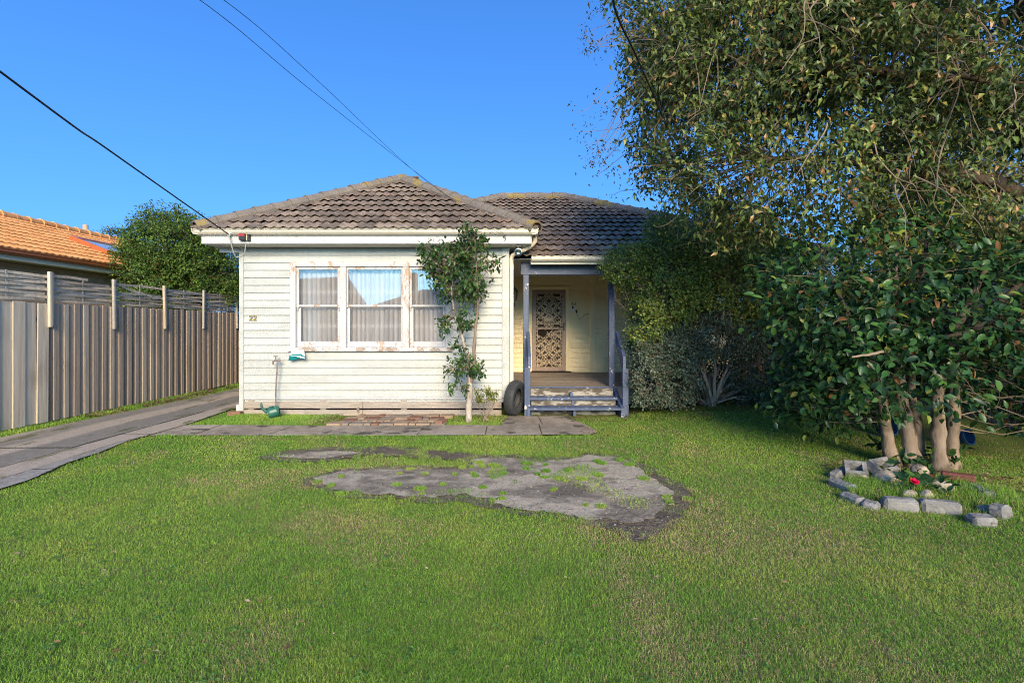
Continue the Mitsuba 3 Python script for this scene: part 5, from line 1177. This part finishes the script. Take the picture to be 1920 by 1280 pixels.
bushy('sunlit_tree', 'yellow-green sunlit tree glowing behind the dark crown at the edge of the garden', [(11.6, 13, 0), (11.6, 13, 2.5), (11.6, 13, 4.6)], [((11.5, 13, 4.9), (2.6, 1.8, 2.3), 900), ((10.3, 12.6, 4.2), (1.3, 1.2, 1.0), 260)], 508, 24, .11, .055, colsD, [.4, .3, .2, .1], .26, hole=.36)
bushy('sunlit_shrub', 'yellow-green sunlit shrub showing above the dark side fence', [(8.7, 11.6, 0), (8.7, 11.6, 1.5), (8.7, 11.6, 2.6)], [((8.6, 11.6, 2.7), (1.1, 1.2, 1.0), 330)], 509, 24, .09, .05, colsD, [.4, .3, .2, .1], .22, hole=.33, category='shrub')
bushy('garden_tree', 'green garden tree rising behind the shrubs beside the tiled roof', [(6.6, 13.5, 0), (6.6, 13.5, 1.5), (6.6, 13.5, 3)], [((6.6, 13.5, 2.4), (1.3, 1.2, 1.2), 260)], 510, 24, .10, .05, [(.06, .09, .025), (.11, .14, .03), (.2, .2, .04)], [.4, .4, .2], .22)

# small broad-leaved weeds and clover among the grass
r = np.random.default_rng(611)
wx, wy = r.uniform(-5, 5.5, 900), 2.1 + 6.4 * r.uniform(0, 1, 900) ** 1.4
okw = (np.abs(wx) < 1.05 * wy + .2) & (noise2(wx, wy, .9, 41) > .47) & ~shapely.contains_xy(patch_in, wx, wy) & (np.abs(wx) < 4.7)
for e_ in edges_: okw &= ~shapely.contains_xy(e_, wx, wy)
wx, wy = wx[okw], wy[okw]; kk_ = np.repeat(np.arange(len(wx)), 7); m_ = len(kk_); an = r.uniform(0, 2 * PI, m_)
wp = np.column_stack([wx[kk_] + r.normal(0, .012, m_), wy[kk_] + r.normal(0, .012, m_), gz(wx[kk_], wy[kk_]) - .008 + r.uniform(0, .012, m_)])
lw = leaves(wp, np.stack([np.cos(an), np.sin(an), r.uniform(.05, .5, m_)], 1), np.array([[0, 0, 1.0]]) + r.normal(0, .2, (m_, 3)), r.uniform(.012, .030, m_), r.uniform(.009, .017, m_), palette(r, m_, [(.10, .22, .05), (.15, .28, .07), (.07, .16, .045)], [.4, .3, .3]))
g_, c_ = merge([lw]); k = add('lawn_weeds', g_, 'leaf_soft', color=c_); tag(k, 'small broad-leaved weeds and clover scattered through the lawn', 'weeds', kind='stuff')

# ================================================================ THE STONE RING
def edging(label, p0, p1, w, h, sink=.045, seed=0, mat='block_grey', hgt=0):
    """A weathered kerb block lying between two points of the ground."""
    p0, p1 = np.array(p0, float), np.array(p1, float); L = np.linalg.norm(p1 - p0) * 1.08; a = math.degrees(math.atan2(*(p1 - p0)[::-1]))
    m = bbox(-L / 2, L / 2, -w / 2, w / 2, 0, h, .022).subdivide_to_size(.07); m = rough(rough(m, .012, 7, seed), .006, 26, seed + 50)
    m = rot(m, float(np.random.default_rng(seed).normal(0, 3)), (1, 0, 0)); m = rot(m, a, (0, 0, 1)); c = (p0 + p1) / 2
    k = add('edging_block', mv(m, c[0], c[1], -sink - .01 + hgt), mat, smooth=30); tag(k, label, 'block', 'blocks edging the ring under the camellia'); return k
e = G
edging('pale grey kerb block nearest the lawn\'s worn patch at the corner of the stone ring', e(1567, 903), e(1606, 918), .12, .10, seed=1)
edging('short grey kerb block sunk in the grass next to the ring\'s corner block', e(1588, 927), e(1622, 941), .11, .09, seed=2)
edging('small sunken grey kerb block half hidden by grass before the longest two blocks', e(1624, 942), e(1655, 949), .11, .085, seed=3)
edging('long grey kerb block at the front of the ring with grass growing over its face', e(1662, 947), e(1723, 951), .11, .13, seed=4)
edging('longest pale kerb block at the front of the ring with a clean rounded end', e(1734, 950), e(1803, 957), .11, .125, seed=5)
edging('rough broken grey block standing alone in the grass outside the ring', e(1822, 974), e(1866, 977), .13, .10, seed=6)
edging('weathered split block lying behind the lone broken block', e(1846, 953), e(1874, 951), .12, .07, seed=7)
edging('upright broken block end behind the lone broken block at the frame edge', e(1875, 964), e(1889, 958), .12, .12, seed=8)
edging('smooth grey kerb block running back along the shaded side of the ring', e(1862, 930), e(1826, 908), .11, .09, seed=9)
edging('small grey block end at the back of the ring beside the hollow block', e(1570, 893), e(1592, 882), .10, .10, seed=10)
k = add('loose_brick', mv(rot(rough(bbox(-.125, .125, -.05, .05, 0, .065, .012).subdivide_to_size(.06), .004, 8), -38, (0, 0, 1)), *e(1802, 905), .03), 'red_brick', smooth=30); tag(k, 'dark red brick lying on the shaded side of the stone ring', 'brick', )
def hollow(label, px, py, yaw, tilt, w, d, h):
    o = sg.box(-w / 2, -d / 2, w / 2, d / 2).difference(sg.box(-w / 2 + .04, -d / 2 + .04, w / 2 - .04, d / 2 - .04)); m = extrude(o, h)
    m = m.subdivide_to_size(.07); m = rough(m, .004, 9, 2); m = rot(m, tilt, (1, 0, 0)); m = rot(m, yaw, (0, 0, 1))
    x, y = e(px, py); v = np.array(m.vertices); k = add('hollow_block', mv(m, x, y, -v[:, 2].min() - .03), 'block_grey', smooth=30); tag(k, label, 'block')
hollow('square hollow concrete block tipped on edge at the back of the stone ring', 1610, 890, -28, 28, .19, .19, .09)
hollow('long hollow concrete block leaning beside the square one at the back of the ring', 1655, 884, 24, 35, .30, .17, .09)
def rock(label, px, py, s, seed, flat=.6, up=0.0):
    m = trimesh.creation.icosphere(subdivisions=3, radius=1); v = np.array(m.vertices)
    v *= (0.75 + .6 * meshkit.fbm(v * 1.3 + seed * 7, 3, seed))[:, None]; v = v * np.array([s, s * .8, s * flat]); v[:, 2] = np.where(v[:, 2] < 0, v[:, 2] * .6, v[:, 2])
    m.vertices = v; m = rot(m, seed * 47, (0, 0, 1)); x, y = e(px, py); k = add('rock', mv(m, x, y, s * flat * .3 + up), 'rock_grey', smooth=50); tag(k, label, 'rock')
rock('broad pale rock in the middle of the stone ring', 1668, 900, .125, 1, .55); rock('tan rock tucked against the foot of the middle camellia stem', 1730, 890, .085, 2, .9)
rock('pale rock among the grass beside the dark red brick', 1771, 917, .085, 3, .8); rock('small rock behind the long front kerb block', 1712, 930, .06, 4, .7)
rock('small rounded rock behind the longest front kerb block', 1744, 931, .06, 5, .75); rock('small brown rock beside the hollow blocks', 1622, 895, .06, 6, .6)
rock('tiny pale rock beside the broad pale rock', 1690, 893, .05, 7, .6)
k = thing('fallen_camellia', 'pink camellia flower lying among dark leaves inside the stone ring', 'flower')
x, y = e(1720, 925); rr = np.random.default_rng(8); pet = []
for ring_, n_, tl, s in ((0, 6, .35, .045), (1, 6, .75, .036), (2, 5, 1.1, .026)):
    for q in range(n_):
        a = 2 * PI * q / n_ + ring_ * .5; d = np.array([[math.cos(a) * math.cos(tl), math.sin(a) * math.cos(tl), math.sin(tl)]])
        v, f, _ = leaves(np.zeros((1, 3)), d, np.array([[0, 0, 1.0]]), np.array([s]), np.array([s * .9]), np.zeros((1, 3)), fold=.1, droop=-.15, fine=True); pet.append(trimesh.Trimesh(v, f, process=False))
add(f'{k}__petals', mv(rot(cat(pet), 35, (1, 0, 0)), x, y, .10), 'flower_pink', smooth=True); add(f'{k}__stalk', tube([[x, y, .10], [x + .01, y + .01, .05], [x + .03, y + .03, -.02]], .004, 6), 'twig_tan')
r = np.random.default_rng(77)
sd = np.array([[*e(px, py), .05 + r.uniform(0, .10)] for px, py in [(1690, 895), (1715, 885), (1740, 893), (1760, 905), (1735, 915), (1790, 880), (1770, 880), (1700, 915), (1755, 925), (1650, 858), (1665, 852), (1800, 868), (1745, 880), (1725, 872)]])
SDL = thing('camellia_seedlings', 'low dark glossy camellia suckers sprouting at the foot of the grey stems', 'plant')
lvX, hdX = sprays(r, sd + r.normal(0, .03, sd.shape) * [1, 1, .3], 11, .09, .10, .05, colsC, pC, (4.5, 5.4, -.2), .25, fine=True)
g_, c_ = merge([lvX]); k = add(f'{SDL}__leaves', g_, 'leaf_gloss', color=c_, smooth=True); tag(k, kind='stuff')
k = add(f'{SDL}__stems', cat([tube([p + h * .05, p * [1, 1, 0] + r.normal(0, .02, 3) * [1, 1, 0] - [0, 0, .03]], .003, 5) for p, h in zip(sd, hdX)]), 'twig_tan'); tag(k, kind='stuff')
def pot(label, px, py, Y, s):
    p = P(px, py, Y); prof = np.array([[.0, 0], [.075, 0], [.10, .15], [.112, .15], [.112, .18], [.095, .18], [.085, .03], [.0, .03]]) * s
    m = trimesh.creation.revolve(prof, sections=20); k = add('plant_pot', mv(rot(m, 72, (1, .3, 0)), p[0], p[1], max(float(gz(p[0], p[1])) - .02, 0) + .10 * s), 'blue_pot', smooth=30); tag(k, label, 'pot')
pot('blue plant pot lying in the shade behind the camellia stems nearest the house', 1655, 800, 7.0, 1.0); pot('blue plant pot lying in the shade beyond the stems at the fence side', 1798, 835, 6.5, .9)

# ================================================================ SMALL THINGS ON AND BY THE HOUSE
def tyre():
    prof = np.array([[.165, -.055], [.19, -.075], [.24, -.088], [.278, -.080], [.292, -.060], [.297, -.03], [.290, -.026], [.297, -.021], [.298, -.004], [.290, 0], [.298, .004], [.297, .021], [.290, .026], [.297, .03], [.292, .06], [.278, .080], [.24, .088], [.19, .075], [.165, .055], [.18, .04], [.25, .062], [.27, 0], [.25, -.062], [.18, -.04], [.165, -.055]])
    return trimesh.creation.revolve(prof, sections=48)
m = rot(rot(rot(tyre(), 90, (0, 1, 0)), -24, (0, 0, 1)), 7, (0, 1, 0)); v = np.array(m.vertices)
k = add('old_tyre', mv(m, .075, 8.72, -v[:, 2].min() - .003), 'tyre_rubber', smooth=35); tag(k, 'old black tyre leaning upright against the left porch post', 'tyre')
k = thing('garden_tap', 'brass garden tap on a thin upright iron pipe in front of the wall', 'tap')
tx, ty = -3.99, 8.70
add(f'{k}__pipe', tube([[tx, ty, -.03], [tx + .004, ty, .45], [tx + .035, ty, .93]], .013, 8), 'steel_pipe', smooth=True)
add(f'{k}__spout', cat(tube(spline([[tx + .06, ty, .93], [tx - .01, ty, .93], [tx - .04, ty, .91], [tx - .045, ty, .865]], 12), .016, 8), tube([[tx + .06, ty, .905], [tx + .06, ty, .955]], .02, 8)), 'steel_pipe', smooth=40)
add(f'{k}__handle', cat(tube([[tx + .0, ty, .93], [tx + .0, ty, 1.0]], .010, 8), bbox(tx - .035, tx + .035, ty - .008, ty + .008, .998, 1.014, .004)), 'steel_pipe')
# junk mail hanging off the sill
k = thing('leaflet', 'crumpled white and teal plastic wrapper hanging under the end of the window sill', 'leaflet')
def crumple(pts, nx_=10, nz_=5, seed=1, th=0):
    a, b, c, d = [np.array(q, float) for q in pts]; u, w = np.meshgrid(np.linspace(0, 1, nx_), np.linspace(0, 1, nz_))
    p = (a * (1 - u)[..., None] + b * u[..., None]) * (1 - w)[..., None] + (d * (1 - u)[..., None] + c * u[..., None]) * w[..., None]
    p[..., 1] += .03 * (meshkit.fbm(p * 9, 3, seed) - .5); p[..., 2] += .03 * (meshkit.fbm(p * 14, 3, seed + 4) - .5) * w
    i, j = np.meshgrid(np.arange(nz_ - 1), np.arange(nx_ - 1), indexing='ij'); q = np.stack([i * nx_ + j, i * nx_ + j + 1, (i + 1) * nx_ + j + 1, (i + 1) * nx_ + j], -1).reshape(-1, 4)
    return tri(p.reshape(-1, 3), q)
Yl = 8.76
add(f'{k}__sheet', crumple([P(553, 655, Yl + .03), P(576, 655, Yl + .03), P(578, 672, Yl - .07), P(549, 666, Yl - .06)], seed=3), 'paper_white')
add(f'{k}__flap', crumple([P(549, 665, Yl - .06), P(570, 663, Yl - .075), P(575, 671, Yl - .02), P(547, 676, Yl - .01)], seed=5), 'teal_print')
add(f'{k}__side_fold', crumple([P(570, 663, Yl - .075), P(578, 669, Yl - .07), P(576, 675, Yl - .03), P(568, 666, Yl - .05)], 5, 5, seed=7), 'teal_print')
k = thing('watering_can', 'broken dark green plastic watering can lying in the grass below the tap', 'watering can')
cpt = P(512, 781, 8.45)
can = rough(trimesh.creation.revolve(np.array([[0, 0], [.085, .0], [.10, .03], [.095, .15], [.07, .17], [.06, .165], [.085, .145], [.09, .03], [0, .01]]), sections=18), .012, 7, 4)
add(f'{k}__body', mv(rot(rot(can, 80, (0, 1, 0)), 20, (0, 0, 1)), cpt[0] - .02, 8.45, .085), 'green_plastic', smooth=40)
add(f'{k}__spout', tube(spline([[cpt[0] - .03, 8.43, .10], [cpt[0] - .10, 8.40, .17], [cpt[0] - .115, 8.39, .26]], 8), np.linspace(.03, .014, 9), 8), 'green_plastic', smooth=True)
add(f'{k}__handle', tube(spline([[cpt[0] + .0, 8.42, .15], [cpt[0] + .09, 8.40, .20], [cpt[0] + .16, 8.42, .09]], 10), .011, 8), 'green_plastic', smooth=True)
# fuse box on the fascia with its wires
k = thing('service_fuse_box', 'black service box with a red label on the fascia where the overhead wire arrives', 'fuse box')
fx, fz = P(464, 440, FY)[0], 3.055
add(f'{k}__case', bbox(fx - .055, fx + .055, FY - .085, FY - .001, fz - .12, fz + .035, .008), 'black_plastic')
add(f'{k}__label', bbox(fx - .054, fx + .05, FY - .090, FY - .086, fz - .058, fz - .018, .002), 'red_plastic')
add(f'{k}__cover', bbox(fx + .075, fx + .115, FY - .06, FY - .001, fz - .13, fz + .03, .006), 'black_plastic'); add(f'{k}__bracket', bbox(fx + .056, fx + .074, FY - .05, FY - .001, fz - .125, fz + .028, .004), 'cream_trim')
k = thing('floodlight', 'round silver floodlight on a black arm under the porch-side eave corner', 'floodlight')
fl = P(978, 473, 8.60)
add(f'{k}__arm', cat(bbox(fl[0] - .04, fl[0] + .05, 8.58, 8.66, 2.845, 2.876), bbox(fl[0] - .018, fl[0] + .018, 8.60, 8.64, fl[2] + .02, 2.844)), 'black_plastic')
add(f'{k}__shade', mv(rot(trimesh.creation.revolve(np.array([[0, .12], [.035, .12], [.06, .04], [.068, 0], [.062, 0], [.05, .04], [0, .07]]), sections=22), -68, (1, 0, 0)), fl[0], fl[1] - .04, fl[2]), 'lamp_chrome', smooth=40)
k = thing('wall_lantern', 'black wall lantern on the side wall of the front room inside the porch', 'lantern')
lx, ly, lz = .085, 10.4, 2.15
add(f'{k}__bracket', cat(bbox(WR + .015, WR + .03, ly - .05, ly + .05, lz - .12, lz + .1), tube(spline([[WR + .03, ly, lz - .06], [lx - .0, ly, lz - .22], [lx, ly, lz - .15]], 8), .012, 6)), 'black_iron')
add(f'{k}__cage', trimesh.Trimesh(*(lambda m: (np.array(m.vertices) + [lx, ly, lz - .13], m.faces))(trimesh.creation.revolve(np.array([[0, 0], [.035, 0], [.065, .20], [0, .20]]), sections=6))), 'black_iron')
add(f'{k}__cap', trimesh.Trimesh(*(lambda m: (np.array(m.vertices) + [lx, ly, lz + .071], m.faces))(trimesh.creation.revolve(np.array([[0, 0], [.078, 0], [.03, .07], [.012, .08], [.012, .10], [0, .11]]), sections=6))), 'black_iron')
k = thing('door_chime', 'small white doorbell box with a loose cable on the boards beside the door', 'doorbell')
bx, bz = P(1079, 580, BY)[0], 1.93
add(f'{k}__box', bbox(bx - .06, bx + .055, BY - .065, BY - .012, bz - .055, bz + .05, .012), 'white_plastic'); add(f'{k}__lens', mv(trimesh.creation.icosphere(2, .028), bx + .005, BY - .062, bz + .035), 'black_plastic', smooth=True)
add(f'{k}__sensor', bbox(bx + .085, bx + .115, BY - .06, BY - .014, bz - .095, bz - .02, .008), 'black_plastic')
add(f'{k}__cable', tube(spline([[bx + .05, BY - .03, bz - .01], [bx + .10, BY - .035, bz - .09], [bx + .14, BY - .03, bz - .19], [bx + .19, BY - .025, bz - .23], [bx + .26, BY - .025, bz - .17], [bx + .40, BY - .03, bz - .10]], 26), .004, 5), 'cable_black')
k = thing('insulator', 'white insulator hook on the fascia holding the thick overhead wire', 'insulator')
A1 = P(437, 440, FY - .05)
add(f'{k}__body', cat(tube([[A1[0] - .02, FY, A1[2] + .02], [A1[0], FY - .08, A1[2]]], .012, 8), tube([[A1[0] - .01, FY - .06, A1[2] - .02], [A1[0] + .02, FY - .09, A1[2] + .03]], .022, 8)), 'white_plastic')
def wire(name, label, pts, rad, mat='cable_black', n_=40):
    k = add(name, tube(spline(pts, n_), rad, 6), mat, smooth=True); return tag(k, label, 'wire')
wire('overhead_wire', 'thick black overhead wire running down to the insulator on the fascia', [(-1.5, -15.4, 6.6), (-2.9, -3.5, 4.55), P(0, 130, 4.0) + [0, 0, .0], P(215, 285, 5.7), A1 + [0, -.04, .0]], .0095)
wire('drip_loop', 'grey looped cable between the insulator and the black service box', [A1 + [0, -.03, 0], P(443, 470, FY - .05), P(450, 482, FY + .02), P(463, 477, FY - .02), P(467, 458, FY - .05)], .009, 'cable_grey', 30)
hk = np.array([-.10, 8.49, 2.99])
wire('thin_wire', 'thin overhead wire ending at the hook on the fascia behind the young tree', [P(380 - 700, -420, 1.2), P(380, 0, 3.0), P(600, 178, 4.4), P(815, 345, 6.9), hk], .0022, 'cable_black', 60)
wire('thin_wire', 'second thin overhead wire crossing the sky beside the first', [P(425 - 700, -450, 1.3), P(425, 0, 3.2), P(600, 150, 4.5), P(800, 335, 7.0), hk + [.03, 0, .03]], .0022, 'cable_black', 60)
wire('tree_wire', 'black overhead wire dropping from the sky into the dark tree crown', [(.35, 1.6, 3.0), P(1155, 0, 3.4), P(1200, 108, 4.2), P(1246, 214, 5.6), P(1290, 330, 8.0)], .0085)
k = thing('wire_hook', 'small dark hook on the fascia end holding the thin wires', 'hook'); add(f'{k}__hook', tube(spline([hk + [0, .03, -.06], hk + [.02, -.01, -.03], hk + [0, -.02, .02], hk + [-.02, 0, .0]], 12), .006, 6), 'black_iron')

# ---------------------------------------------------------------- labels of the setting and the closing touches
tag('sky', kind='structure')
